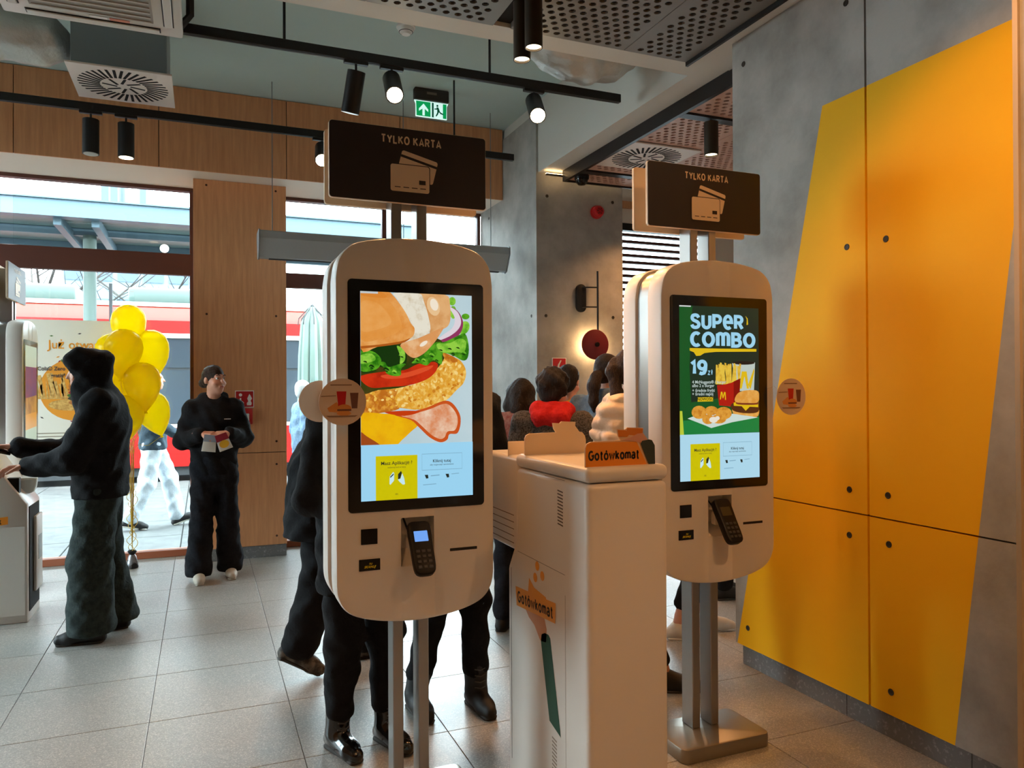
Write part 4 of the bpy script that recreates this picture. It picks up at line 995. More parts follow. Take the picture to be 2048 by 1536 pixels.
# ================================================================== LIGHT FITTINGS
G['lens'] = mat('lamp_lens', (1, .8, .5), .3, emit=(1.0, .78, .48), estr=30.0)
G['lens_soft'] = mat('lamp_lens_soft', (1, .8, .5), .3, emit=(1.0, .80, .52), estr=5.0)
G['lens_off'] = mat('lamp_lens_off', lin(190, 186, 176), .3)

def spot_light(parent, loc, direction, watts, cone=70, blend=.6, col=WARM, size=.035):
    d = bpy.data.lights.new('lamp_light', 'SPOT'); d.energy = watts; d.spot_size = math.radians(cone); d.spot_blend = blend; d.color = col; d.shadow_soft_size = size
    o = bpy.data.objects.new('lamp_light', d); COL.objects.link(o); o.parent = parent; o.location = loc
    o.rotation_euler = Vector(direction).to_track_quat('-Z', 'Y').to_euler(); return o

def rail(label, x0, x1, y, z, hang):
    t = thing('light_track', label, 'light track', (0, 0, 0))
    MB().rbox(x0, x1, y-.018, y+.018, z, z+.055, .003, 1).build('rail', 'blackmetal', t)
    MB().box(x0+.02, x1-.02, y-.006, y+.006, z-.0015, z).build('conductor_slot', 'ink', t, smooth=False)
    for x in hang: MB().cyl((x, y, z+.055), (x, y, 4.0), .008, n=8).build('hanger', 'blackmetal', t)
    return t
rail('long black light track nearest the wooden fascia', -2.4, 2.42, 5.84, 3.40, (-1.5, 1.9))
rail('black light track crossing below the grey ceiling, nearer one', -.10, 2.59, 4.385, 3.40, (.43, 1.66))

def track_spot(label, x, y, z, direction, lit, L=.235, r=.052, watts=60, stem=.055):
    t = thing('track_spotlight', label, 'spotlight', (x, y, z), 0, 'black track spotlights')
    MB().rbox(-.07, .07, -.016, .016, -.02, 0, .003, 1).build('adapter', 'blackmetal', t)
    MB().cyl((0, 0, -.02), (0, 0, -stem-.02), .007, n=8).build('stem', 'blackmetal', t)
    d = Vector(direction).normalized(); piv = Vector((0, 0, -stem-.025))
    a = piv-d*(.02); b = a+d*L
    MB().cyl(a, b, r, n=24).build('barrel', 'blackmetal', t)
    u = b-d*.004
    MB().cyl(u, b+d*.0015, r*.86, n=24).build('lens', 'lens' if lit == 2 else ('lens_soft' if lit else 'lens_off'), t)
    if lit: spot_light(t, b+d*.02, d, watts)
    return t
track_spot('unlit black spotlight left of the pair under the air diffuser', -.70, 5.84, 3.40, (0, -.03, -1), 0)
track_spot('black spotlight with pale lens right of the pair under the air diffuser', -.485, 5.84, 3.40, (0, 0, -1), 1, watts=25)
track_spot('tilted unlit black spotlight above the dark sign', .83, 4.385, 3.40, (-.12, .30, -1), 0)
track_spot('glaring warm spotlight between the tilted spotlight and the exit sign', 1.04, 4.385, 3.40, (-.10, -.80, -.75), 2, watts=55)
track_spot('glaring warm spotlight near the right end of the nearer track', 1.96, 4.385, 3.40, (-.22, -.80, -.75), 2, watts=55)
track_spot('glaring warm spotlight left of the dark sign on the fascia track', .845, 5.84, 3.40, (-.12, -.85, -.70), 2, watts=55)

def pendant(label, x, y, z0=3.09, z1=3.40, watts=40, lit=1, r=.042, cone=90, d=(0, 0, -1)):
    t = thing('pendant_spotlight', label, 'spotlight', (x, y, z0), 0, 'cylinder pendant spotlights')
    MB().lathe([(r*.86, .012), (r*.9, 0), (r, .0), (r, z1-z0-.03), (.01, z1-z0-.028), (.01, z1-z0)], n=24).build('barrel', mat('pendant_bronze', lin(62, 54, 44), .4, .5), t)
    MB().cyl((0, 0, .010), (0, 0, .014), r*.86, n=24).build('lens', 'lens_soft' if lit else 'lens_off', t)
    if watts: spot_light(t, (0, 0, -.01), d, watts, cone)
    return t
pendant('lit bronze cylinder lamp hanging from ceiling slot, lower of the pair', 1.44, 3.36, watts=30)
pendant('lit bronze cylinder lamp hanging from ceiling slot, upper of the pair', 1.44, 3.22, watts=30)
pendant('black cylinder lamp under the perforated ceiling beside concrete wall', 3.16, 4.16, 3.05, 3.30, watts=45, r=.047, cone=120)
for x, y in ((1.44, -.2), (-.2, 1.0), (-.2, -.6), (2.0, .4), (-1.6, 1.6), (-1.6, -.4)):  # unseen lamps added for warm light on the kiosk fronts
    q = pendant('unseen warm cylinder lamp added in the ceiling behind the viewer', x, y, 3.05, 3.37, watts=(50 if x == 2.0 else 20), cone=125); q['group'] = 'unseen lamps added behind the viewer'
pendant('unseen warm cylinder lamp added above the frame to brighten the yellow wall', 1.44, 1.2, 3.05, 3.37, watts=50, cone=62, d=(1.15, .55, -.85))  # unseen wall washer, added to brighten the yellow paint
for i, (x, y) in enumerate(((4.2, 4.16), (4.2, 5.56), (3.6, 5.56))):
    pendant('cylinder lamp of the perforated bay ceiling, ' + ('front', 'rear right', 'rear left')[i], x, y, 3.05, 3.30, watts=(14 if x == 3.6 else 45), r=.047, cone=130)

pendant('unseen warm cylinder lamp added above the frame in front of the yellow wall', 1.9, 2.0, 3.05, 3.37, watts=8, cone=130)  # another unseen lamp, added for more light on the yellow wall
# cove strip above the bay ceiling edge, washing the column top
cv = thing('cove_light', 'warm light strip on the bay ceiling edge facing the column', 'light strip', (3.15, 5.90, 3.34))
MB().box(-.4, .4, -.012, .012, -.006, .006).build('profile', 'blackmetal', cv, smooth=False)
MB().box(-.4, .4, -.01, .013, .006, .010).build('diffuser', mat('cove_glow', (1, .7, .35), .4, emit=(1, .66, .32), estr=8.0), cv, smooth=False)

# wall lamp with red disc
wl = thing('wall_lamp', 'black wall lamp with glowing dark red disc on the concrete column', 'wall lamp', (3.225, 6.0, 1.878))
MB().prism([(x-.1, z+.415) for x, z in rrect(-.048, .048, -.125, .125, .047, 8)], -.03, 0, 'y', bev=.004).build('mount', 'blackmetal', wl)
MB().tube([(.037, -.075, .655), (.037, -.075, -.0)], .009, 8).build('rod', 'blackmetal', wl)
for z in (.51, .335): MB().tube([(-.1, -.02, z), (-.06, -.05, z), (.037, -.075, z)], .007, 8).build('arm', 'blackmetal', wl)
MB().lathe([(.0001, -.105), (.125, -.10), (.134, -.096), (.134, -.088), (.0001, -.088)], axis='y', n=32).build('disc', 'darkred', wl)
MB().lathe([(.0001, -.12), (.02, -.118), (.022, -.10)], (.012, 0, .0), axis='y', n=14).build('knob', 'black', wl)
MB().lathe([(.0001, -.086), (.075, -.085), (.078, -.06), (.0001, -.058)], axis='y', n=24).build('bulb', mat('wall_lamp_glow', (1, .7, .4), .4, emit=(1, .66, .30), estr=26.0), wl)

# ================================================================== CEILING EQUIPMENT
def diffuser(label, x, y, z, h, box=True):
    t = thing('air_diffuser', label, 'air diffuser', (x, y, z))
    MB().rbox(-.3, .3, -.3, .3, 0, .012, .002, 1).build('face_plate', mat('diffuser_white', lin(226, 214, 204), .5), t)
    if box: MB().rbox(-.27, .27, -.275, .275, .013, h, .004, 1).build('plenum_box', 'greymetal', t, smooth=False)
    sl = MB().box(.135, .265, -.0085, .0085, -.001, .001).mesh('slot', 'void', smooth=False)
    s2 = MB().box(.035, .125, -.0085, .0085, -.001, .001).mesh('slot', 'void', smooth=False)
    for k in range(36):
        a = 2*PI*k/36
        # vanes set askew to the radius
        o = link('slot', sl, t, (0, 0, 0), (0, 0, a)); o.location = (.035*math.sin(a), -.035*math.cos(a), 0)
    for k in range(8):
        a = 2*PI*k/8+.3; o = link('slot', s2, t, (.02*math.sin(a), -.02*math.cos(a), 0), (0, 0, a))
    return t
diffuser('white swirl air diffuser under a grey duct box above the left window', -.475, 5.57, 3.50, .44)
diffuser('white swirl air diffuser set in the perforated bay ceiling', 3.215, 5.043, 3.286, .09, box=False)

s = SDF(); pts = [(-3.2, 5.6, 3.80), (-2.2, 5.56, 3.80), (-1.6, 5.58, 3.77), (-1.3, 5.56, 3.77), (-.93, 5.57, 3.73)]
s.chain(pts, [.21, .21, .2, .185, .16], .05)
d1 = link('foil_duct', np_mesh('foil_duct', [s.arrays(.02, (.014, 19, .7))], 'foil')); tag(d1, 'crumpled silver flexible duct running to the grey duct box', 'duct')
s = SDF(); s.chain([(1.9, 4.30, 3.80), (2.08, 4.28, 3.70), (2.25, 4.26, 3.67), (2.42, 4.25, 3.70), (2.53, 4.24, 3.76)], [.15, .19, .215, .2, .16], .05)
d2 = link('foil_duct', np_mesh('foil_duct', [s.arrays(.016, (.016, 22, 2.1))], 'foil')); tag(d2, 'crumpled silver duct tucked between ceiling beams behind the pendant lamps', 'duct')

ac = thing('air_conditioner', 'white ceiling cassette air conditioner at the top left corner', 'air conditioner', (-.495, 4.09, 3.36))
MB().rbox(-.405, .405, -.275, .275, 0, .05, .012, 2).build('panel', mat('ac_white', lin(206, 202, 192), .45), ac)
MB().box(-.38, .38, -.26, .26, .05, .62).build('casing', 'greymetal', ac, smooth=False)
gl = MB().box(-.27, .27, -.25, .13, -.006, .0).build('grille', mat('ac_grille', lin(150, 146, 136), .5), ac, smooth=False)
sm = MB().box(-.26, .26, -.006, .006, -.012, -.006).mesh('louvre', [mat('ac_louvre', lin(186, 182, 172), .5)], smooth=False)
for k in range(8): link('louvre', sm, gl, (0, -.235+.05*k, 0))
for (x0, x1, y0, y1) in ((-.30, .30, .185, .235), (.315, .365, -.24, .15), (-.365, -.315, -.24, .15)):
    MB().box(x0, x1, y0, y1, -.003, .0).build('air_slot', 'ink', ac, smooth=False)
    MB().rbox(x0+.006, x1-.006, y0+.006, y1-.006, -.010, -.003, .002, 1).build('flap', 'ac_white' if False else MATS['ac_white'], ac)
MB().box(-.02, .06, .145, .17, -.0062, -.0045).build('logo', mat('ac_logo', lin(230, 230, 226), .4), ac, smooth=False)
MB().box(.07, .16, .145, .17, -.0062, -.0045).build('label_strip', mat('ac_label', lin(206, 120, 100), .4), ac, smooth=False)
MB().tube([(.39, .20, .03), (.44, .20, .10), (.44, .18, .62)], .02, 8).build('pipe', mat('pipe_dark', lin(30, 32, 32), .6), ac)

sd = thing('smoke_detector', 'round white smoke detector on the grey ceiling', 'smoke detector', (1.306, 5.08, 4.0))
MB().lathe([(.0001, -.062), (.028, -.06), (.036, -.045), (.05, -.042), (.056, -.03), (.056, -.018), (.066, -.014), (.066, 0)], n=24).build('housing', 'white', sd)
MB().lathe([(.045, -.0445), (.049, -.0435), (.049, -.036), (.045, -.035)], n=24).build('vent_ring', 'ink', sd)
cd = thing('dome_camera', 'black dome camera at the corner of the perforated bay ceiling', 'camera', (2.99, 5.70, 3.30))
MB().lathe([(.0001, -.085), (.03, -.08), (.05, -.058), (.056, -.03), (.056, 0)], n=20).build('dome', 'black_gloss', cd)
MB().lathe([(.062, -.03), (.064, 0)], n=20).build('collar', 'blackmetal', cd)
si = thing('alarm_siren', 'round red alarm siren high on the concrete column', 'siren', (3.291, 6.0, 3.076))
MB().lathe([(.0001, -.075), (.036, -.073), (.05, -.06), (.052, -.02), (.06, -.018), (.06, 0)], axis='y', n=22).build('housing', 'red', si)
for k in range(6):
    a = PI/3*k; MB().box(.012, .03, -.076, -.0735, -.004, .004).build('grille_slot', mat('dark_red_slot', lin(90, 10, 14), .5), si, rot=(0, a, 0), smooth=False)

ex = thing('exit_sign', 'green and white running-man exit sign under the ceiling', 'exit sign', (1.783, 6.1, 3.765))
MB().rbox(-.148, .148, -.03, .03, .135, .235, .006, 1).build('housing', mat('exit_housing', lin(46, 36, 32), .5), ex)
MB().box(-.045, .04, -.0312, -.030, .185, .205).build('brand_strip', mat('exit_strip', lin(120, 110, 100), .5), ex, smooth=False)
ep = MB().prism([(-.135, 0), (.135, 0), (.135, .105), (.148, .135), (-.148, .135), (-.135, .105)], -.006, .006, 'y').build('panel', mat('exit_white', lin(220, 236, 232), .3, emit=lin(190, 226, 220), estr=.75), ex, smooth=False)
eg = mat('exit_green', lin(0, 120, 60), .3, emit=lin(0, 150, 80), estr=.6); ew = MATS['exit_white']; ed = mat('exit_green_dark', lin(0, 60, 40), .3, emit=lin(0, 70, 46), estr=.5)
def eb(pts, m, nm, k=1): MB().prism(pts, -.006-.0007*k, -.006-.0007*(k-1), 'y').build(nm, m, ep, smooth=False)
eb([(-.128, .006), (-.008, .006), (-.008, .128), (-.132, .128)], eg, 'green_field')
eb([(-.068, .11), (-.108, .065), (-.108, .045), (-.078, .068), (-.078, .012), (-.058, .012), (-.058, .068), (-.028, .045), (-.028, .065)], ew, 'arrow', 2)
eb([(.004, .006), (.02, .006), (.02, .128), (.004, .128)], ed, 'door_frame'); eb([(.10, .006), (.130, .006), (.132, .128), (.10, .128)], eg, 'door_frame')
eb(circle(.052, .108, .009, 12), ed, 'runner'); eb([(.045, .098), (.062, .094), (.075, .06), (.092, .05), (.106, .046), (.104, .036), (.078, .042), (.066, .056), (.056, .034), (.044, .016), (.036, .02), (.05, .05), (.05, .075), (.026, .074), (.026, .082), (.046, .086)], ed, 'runner')

# air curtain hung over the door
acu = thing('air_curtain', 'long grey metal air curtain hanging on wires across the door', 'air curtain', (0, 0, 0))
prf = [(6.28, 2.755), (6.30, 2.765), (6.52, 2.765), (6.54, 2.74), (6.46, 2.56), (6.40, 2.55), (6.36, 2.56), (6.28, 2.70)]
MB().prism(prf, .425, 2.56, 'x').build('housing', mat('curtain_grey', lin(168, 176, 178), .45, .2), acu, smooth=False)
for x in (.42, 2.56): MB().prism([(p[0]*1.0, p[1]) for p in inset(prf, -.004)], x-.004, x+.006, 'x').build('end_cap', 'greymetal', acu, smooth=False)
for i in range(3): MB().box(.5+.7*i, 1.1+.7*i, 6.385, 6.42, 2.548, 2.556).build('outlet', 'ink', acu, smooth=False)
for x in (.53, 1.62, 2.43): MB().cyl((x, 6.41, 2.765), (x, 6.41, 4.0), .0035, n=6).build('wire', 'greymetal', acu)

# ================================================================== SAFETY SIGNS
fs1 = thing('fire_sign', 'red fire-alarm sign with white hand on the wooden pillar', 'sign', (.343, 7.048, 1.334))
MB().box(-.079, .079, -.004, 0, 0, .151).build('border', 'white', fs1, smooth=False)
fp = MB().box(-.072, .072, -.0052, -.004, .007, .144).build('field', 'red', fs1, smooth=False)
def fb(pts, par=fp, y=-.006): MB().prism(pts, y, y+.0007, 'y').build('symbol', 'white', par, smooth=False)
fb([(-.055, .02), (-.01, .02), (-.004, .045), (-.02, .06), (-.028, .06), (-.028, .085), (-.04, .085), (-.04, .06), (-.06, .045)]); fb(circle(-.034, .112, .014, 12))
fb([(.02, .02), (.055, .02), (.06, .04), (.05, .06), (.062, .08), (.05, .105), (.04, .12), (.03, .1), (.022, .08), (.03, .055), (.018, .04)])
fa = thing('alarm_call_point', 'red manual fire alarm box below the fire sign on pillar', 'alarm box', (.342, 7.048, 1.188))
MB().rbox(-.066, .066, -.05, 0, 0, .14, .008, 2).build('box', 'red', fa)
MB().rbox(-.036, .036, -.052, -.049, .03, .095, .004, 1).build('press_plate', 'white', fa)
MB().prism([(-.022, .062), (-.008, .074), (-.008, .066), (.008, .066), (.008, .074), (.022, .062), (.008, .05), (.008, .058), (-.008, .058), (-.008, .05)], -.0527, -.052, 'y').build('arrows', 'ink', fa, smooth=False)
fs2 = thing('fire_sign', 'red square fire-equipment sign on the concrete column under wall lamp', 'sign', (2.913, 6.0, 1.622))
MB().box(-.069, .069, -.004, 0, 0, .138).build('border', 'white', fs2, smooth=False)
fp2 = MB().box(-.063, .063, -.0052, -.004, .006, .132).build('field', 'red', fs2, smooth=False)
fb([(-.01, .02), (-.024, .03), (-.014, .075), (.012, .118), (.022, .114), (.0, .07), (.004, .03)], fp2); fb([(.008, .055), (.03, .04), (.05, .02), (.03, .02), (.01, .035)], fp2)

# ================================================================== POSTER ON THE GLASS
po = thing('window_poster', 'cream promotional poster with burger on orange circle at the window', 'poster', (-1.062, 7.415, .97))
MB().box(-.39, .385, -.002, 0, 0, 1.125).build('sheet', mat('poster_paper', lin(244, 240, 226), .6), po, smooth=False)
psh = po.children[0]
def pz(pts, m, k, nm='print'): MB().add([(p[0], -.002-.0004*k, p[1]) for p in pts], [list(range(len(pts)))]).build(nm, m, psh, smooth=False)
po_o = mat('poster_orange', lin(240, 158, 40), .6); po_b = mat('poster_bun', lin(206, 136, 70), .6, var=(30, lin(180, 104, 46), .4, .6)); po_f = mat('poster_fries', lin(232, 190, 110), .6, var=(40, lin(200, 146, 70), .4, .6))
po_r = mat('poster_red', lin(160, 40, 50), .6); po_d = mat('poster_text', lin(70, 66, 62), .6); po_g = mat('poster_green', lin(80, 120, 50), .6)
pz(circle(.05, .53, .265, 36), po_o, 1)
pz(circle(.02, .40, .17, 20, .05), po_f, 2)
for i in range(16):
    a = -.25+.022*i; t = .62+.05*math.sin(i*2.3); pz([(a, .45), (a-.03+random.uniform(-.02, .03), t), (a-.01+random.uniform(-.02, .03), t+.006), (a+.02, .45)], po_f, 3)
pz([(.03, .60), (.16, .60), (.15, .74), (.04, .74)], po_r, 2)
for z, m, r in ((.42, po_b, .13), (.455, po_d, .135), (.48, po_g, .14), (.505, po_r, .13), (.53, po_b, .135)):
    pz(circle(.13, z, r, 20, .028), m, 4)
pz(circle(.13, .56, .13, 20, .06), po_b, 5)
text('Już otwarte!', .104, po_o, psh, (-.150, -.004, .912), bold=.008, ext=.0003, squeeze=.92, align='LEFT')
text('Coca-Cola® Zero', .046, po_d, psh, (-.175, -.006, .708), bold=.02, ext=.0002, squeeze=.9)
text('gratis*', .046, po_d, psh, (-.075, -.006, .650), bold=.02, ext=.0002, squeeze=.9)
for i in range(4): pz([(-.33, .165-.028*i), (.22-.05*i, .165-.028*i), (.22-.05*i, .155-.028*i), (-.33, .155-.028*i)], mat('poster_small', lin(170, 160, 140), .6), 1)
for i in range(14):
    x, z = random.uniform(-.32, .34), random.choice((random.uniform(.98, 1.09), random.uniform(.2, .3), random.uniform(.75, .85))); a = random.uniform(0, 3)
    pz([(x+.016*math.cos(a), z+.016*math.sin(a)), (x-.006*math.sin(a), z+.006*math.cos(a)), (x-.016*math.cos(a), z-.016*math.sin(a)), (x+.006*math.sin(a), z-.006*math.cos(a))], (po_o, po_r, po_d, po_g)[i % 4], 2, 'confetti')

# ================================================================== BALLOONS
G['balloon'] = mat('yellow_latex', lin(238, 214, 8), .25, coat=.3)
_bn = G['balloon'].node_tree; _bb = _bn.nodes['Principled BSDF']
_tr = _bn.nodes.new('ShaderNodeBsdfTranslucent'); _tr.inputs[0].default_value = (1.0, .86, .02, 1)
_mx = _bn.nodes.new('ShaderNodeMixShader'); _mx.inputs[0].default_value = .7
_bn.links.new(_bb.outputs[0], _mx.inputs[1]); _bn.links.new(_tr.outputs[0], _mx.inputs[2]); _tp = _bn.nodes.new('ShaderNodeBsdfTransparent'); _tp.inputs[0].default_value = (1.0, .84, .05, 1); _m2 = _bn.nodes.new('ShaderNodeMixShader'); _m2.inputs[0].default_value = .34
_bn.links.new(_mx.outputs[0], _m2.inputs[1]); _bn.links.new(_tp.outputs[0], _m2.inputs[2]); _bn.links.new(_m2.outputs[0], _bn.nodes['Material Output'].inputs[0])
G['string'] = mat('yellow_ribbon', lin(216, 182, 60), .5)
BW = (-.55, 7.08)
bal_prof = [(.0001, .185), (.05, .178), (.095, .150), (.125, .105), (.138, .05), (.132, -.01), (.112, -.07), (.08, -.125), (.045, -.168), (.018, -.195), (.008, -.205)]
bal_me = MB().lathe(bal_prof, n=24).mesh('skin', 'balloon')
kn_me = MB().lathe([(.006, -.200), (.012, -.215), (.014, -.222), (.004, -.214)], n=10).mesh('knot', 'balloon')
BAL = [('topmost yellow balloon of the bunch', -.575, 7.10, 2.03, 1.0, .0), ('yellow balloon just below the topmost, nearest the hood', -.60, 6.92, 1.80, 1.06, .1), ('upper right yellow balloon against the red tram', -.395, 7.12, 1.82, 1.02, -.2),
       ('yellow balloon half hidden behind the black hood', -.72, 7.22, 1.80, .95, .2), ('yellow balloon in the middle of the bunch', -.455, 6.90, 1.53, 1.04, -.1), ('yellow balloon behind the shoulder, left of the middle one', -.69, 7.12, 1.50, .98, .2),
       ('lowest right yellow balloon of the bunch', -.385, 7.10, 1.30, 1.0, -.3), ('lowest left yellow balloon beside the black hoodie', -.59, 6.90, 1.26, 1.05, .05), ('yellow balloon wedged at the back of the bunch', -.53, 7.26, 1.58, .95, 0)]
for lb, x, y, z, sc_, tl in BAL:
    b = thing('balloon', lb, 'balloon', (x, y, z), 0, 'yellow balloons tied in a bunch')
    for nm, me in (('skin', bal_me), ('knot', kn_me)):
        o = link(nm, me, b, (0, 0, 0), (0, tl, 0)); o.scale = (sc_, sc_, sc_)
    e = Vector((-.208*sc_*math.sin(tl), 0, -.208*sc_*math.cos(tl)))
    tgt = Vector((BW[0]-x+random.uniform(-.02, .02), BW[1]-y+random.uniform(-.02, .02), .95-z)); end = Vector((BW[0]-x, BW[1]-y, .14-z))
    pth = catmull([tuple(e), tuple(e.lerp(tgt, .5)+Vector((.01, 0, 0))), tuple(tgt), tuple(end)], 5, False)
    MB().tube(pth, .0022, 5).build('string', 'string', b)
bw = thing('balloon_weight', 'small silver and black weight with yellow curled ribbon under the balloons', 'weight', (BW[0], BW[1], 0))
MB().lathe([(.0001, 0), (.045, .0), (.05, .012), (.04, .06), (.03, .10), (.02, .115), (.0001, .118)], n=14).build('weight_body', mat('weight_silver', lin(150, 152, 156), .35, .6, var=(14, lin(50, 52, 56), .45, .55)), bw)
MB().lathe([(.02, .112), (.038, .14), (.03, .15), (.0001, .13)], n=10).build('wrap_top', 'black', bw)
for k in range(3):
    cp = [(.03*math.cos(k*2+i*.9)+.012*(k-1), .03*math.sin(k*2+i*.9), .14+.026*i) for i in range(22)]
    MB().tube(catmull(cp, 3, False), .0025, 5).build('curled_ribbon', 'string', bw)
# ================================================================== OUTSIDE
tr = thing('tram', 'long red tram with grey windows standing outside beyond the window', 'tram', (-3.6, 14.25, -.12))
tred = mat('tram_red', lin(166, 20, 16), .35); torg = mat('tram_coral', lin(186, 46, 26), .35); twh = mat('tram_white', lin(236, 236, 232), .4); tgl = mat('tram_glass', lin(66, 74, 82), .12); tdk = mat('tram_dark', lin(52, 54, 56), .6); tgr = mat('tram_roof', lin(84, 98, 94), .5)
XA, XB = -7.5, 5.6
MB().box(XA, XB, .02, 2.4, .28, 1.0).build('lower_body', tred, tr, smooth=False)
MB().box(XA, XB, .0, 2.42, .955, 1.015).build('white_stripe', twh, tr, smooth=False)
MB().box(XA, XB, .04, 2.36, 1.0, 2.52).build('window_band', tdk, tr, smooth=False)
for i in range(9):
    x = XA+.1+1.46*i
    if i == 4:
        dm = MB().rbox(x, x+1.36, .0, .06, .32, 2.48, .02, 1).build('door', tred, tr)
        for s in (0, 1): MB().box(x+.08+.64*s, x+.64+.64*s, -.006, .0, .6, 2.35).build('door_pane', tgl, dm, smooth=False)
        continue
    MB().box(x, x+1.36, .02, .05, 1.03, 1.95).build('window_pane', tgl, tr, smooth=False); MB().box(x, x+.66, .02, .05, 1.99, 2.48).build('vent_pane', tgl, tr, smooth=False); MB().box(x+.70, x+1.36, .02, .05, 1.99, 2.48).build('vent_pane', tgl, tr, smooth=False)
MB().box(XA, XB, .0, 2.42, 2.50, 2.58).build('white_stripe', twh, tr, smooth=False)
MB().box(XA, XB, .01, 2.4, 2.58, 2.80).build('red_band', tred, tr, smooth=False)
MB().prism([(.01, 2.80), (2.4, 2.80), (2.25, 3.05), (.16, 3.05)], XA, XB, 'x').build('coral_roof_edge', torg, tr, smooth=False)
MB().prism([(.14, 3.05), (2.25, 3.05), (2.1, 3.14), (.3, 3.14)], XA, XB, 'x').build('grey_roof_edge', mat('tram_roof_edge', lin(120, 130, 122), .5), tr, smooth=False)
for i in range(4): MB().rbox(XA+.6+3.1*i, XA+2.9+3.1*i, .5, 1.9, 3.14, 3.42, .05, 2).build('roof_unit', tgr, tr)
MB().box(XA, XB, .12, 2.3, .12, .28).build('skirt', tdk, tr, smooth=False)
for i in range(4): MB().cyl((XA+1.6+3.2*i, .25, .30), (XA+1.6+3.2*i, .45, .30), .30, n=20).build('wheel', tdk, tr)

cn = thing('tram_stop_canopy', 'blue-grey steel canopy of the tram stop seen through upper panes', 'canopy', (-1.2, 11.0, 0))
stl = mat('canopy_steel', lin(72, 94, 106), .45, .2); rg = mat('canopy_sheet', lin(96, 116, 114), .5)
MB().box(-6, 4.2, -.06, .06, 3.70, 3.90).build('main_beam', stl, cn, smooth=False); MB().box(-6, 4.2, -.10, .10, 3.68, 3.70).box(-6, 4.2, -.10, .10, 3.90, 3.92).build('flange', stl, cn, smooth=False)
MB().box(-6, 4.2, 2.2, 2.3, 3.62, 3.76).build('purlin', stl, cn, smooth=False); MB().box(-6, 4.2, 1.05, 1.12, 3.66, 3.76).build('purlin', stl, cn, smooth=False)
for x in (-4.4, -2.6, -.55, -.12, 1.9, 3.4): MB().box(x, x+.09, .06, 2.5, 3.60, 3.72).build('rafter', stl, cn, smooth=False)
rs = MB().rbox(-6, 4.2, .0, .30, 3.765, 3.775, .002, 1).mesh('roof_slat', [rg], smooth=False)
for i in range(8): link('roof_slat', rs, cn, (0, .1+.31*i, 0))
for x in (-.26, 4.0, -4.6):
    MB().cyl((x, 1.05, -.03), (x, 1.05, 3.66), .085, n=16).build('column', mat('canopy_column', lin(84, 100, 94), .5), cn)
MB().box(-.02, .02, 1.02, 1.08, .0, 3.0).build('info_post', tdk, cn, smooth=False); MB().box(.03, .30, 1.03, 1.06, .6, 2.9).build('glass_shelter_pane', MATS['window_glass'], cn, smooth=False)
MB().sphere((.70, .9, 3.52), .06).build('globe_lamp', mat('globe', (1, .95, .85), .4, emit=(1, .9, .75), estr=2.0), cn)

def far_block(label, x0, x1, y, h, col, cols, rows):
    t = thing('office_building', label, 'building', (x0, y, -.12))
    MB().box(0, x1-x0, 0, 6, 0, h).build('wall', col, t, smooth=False)
    wm = mat('far_window', lin(40, 62, 84), .15); w = (x1-x0)/cols; hh = h/rows
    me = MB().box(.12*w, .88*w, -.05, .0, .2*hh, .8*hh).mesh('window', [wm], smooth=False)
    for i in range(cols):
        for j in range(rows): link('window', me, t, (i*w, 0, j*hh))
    MB().box(-.1, x1-x0+.1, -.1, 6.1, h, h+.3).build('parapet', col, t, smooth=False)
far_block('pale blue-grey office block far behind the tram roof', -6.0, .6, 40, 8.4, mat('facade_blue', lin(84, 104, 120), .6), 6, 4)
far_block('tall narrow white-blue tower block rising beyond the canopy', -5.2, -4.3, 47.2, 15.5, mat('facade_pale', lin(104, 132, 146), .6), 2, 8)
far_block('slender pale tower block right of the taller one', -3.3, -2.9, 47.5, 15.5, mat('facade_pale2', lin(108, 138, 150), .6), 1, 8)
far_block('low white building far behind the tram on the left', -16, -7.2, 42, 6.2, mat('facade_white', lin(118, 124, 126), .6), 8, 3)

def tree(label, x, y, h, seed):
    random.seed(seed); t = thing('bare_tree', label, 'tree', (x, y, -.12)); bk = mat('bark', lin(48, 42, 38), .9)
    MB().tube([(0, 0, 0), (.05, 0, h*.25), (0, .05, h*.45)], [.13, .10, .08], 8).build('trunk', bk, t)
    for k in range(11):
        a = k*2.4; z0 = h*(.30+.016*k); L = h*random.uniform(.3, .48); tip = Vector((math.cos(a)*L*.8, math.sin(a)*L*.8, z0+L*.75))
        p0 = Vector((0, 0, z0)); mid = p0.lerp(tip, .5)+Vector((random.uniform(-.15, .15), random.uniform(-.15, .15), .1))
        br = MB().tube(catmull([tuple(p0), tuple(mid), tuple(tip)], 4, False), [.05-.0045*i for i in range(9)], 6).build('branch', bk, t)
        for q in range(6):
            f = .35+.11*q; s0 = p0.lerp(mid, f*2) if f < .5 else mid.lerp(tip, f*2-1); b = a+random.uniform(-1.2, 1.2); l2 = L*random.uniform(.2, .4)
            MB().tube([tuple(s0), tuple(s0+Vector((math.cos(b)*l2*.5, math.sin(b)*l2*.5, l2*.3))), tuple(s0+Vector((math.cos(b)*l2, math.sin(b)*l2, l2*.75)))], [.016, .011, .004], 5).build('twig', bk, br)
tree('leafless street tree behind the tram, left of the canopy column', -4.1, 24, 8.2, 5)
tree('leafless street tree behind the tram, right of the canopy column', -1.2, 27, 7.2, 9)
random.seed(3)

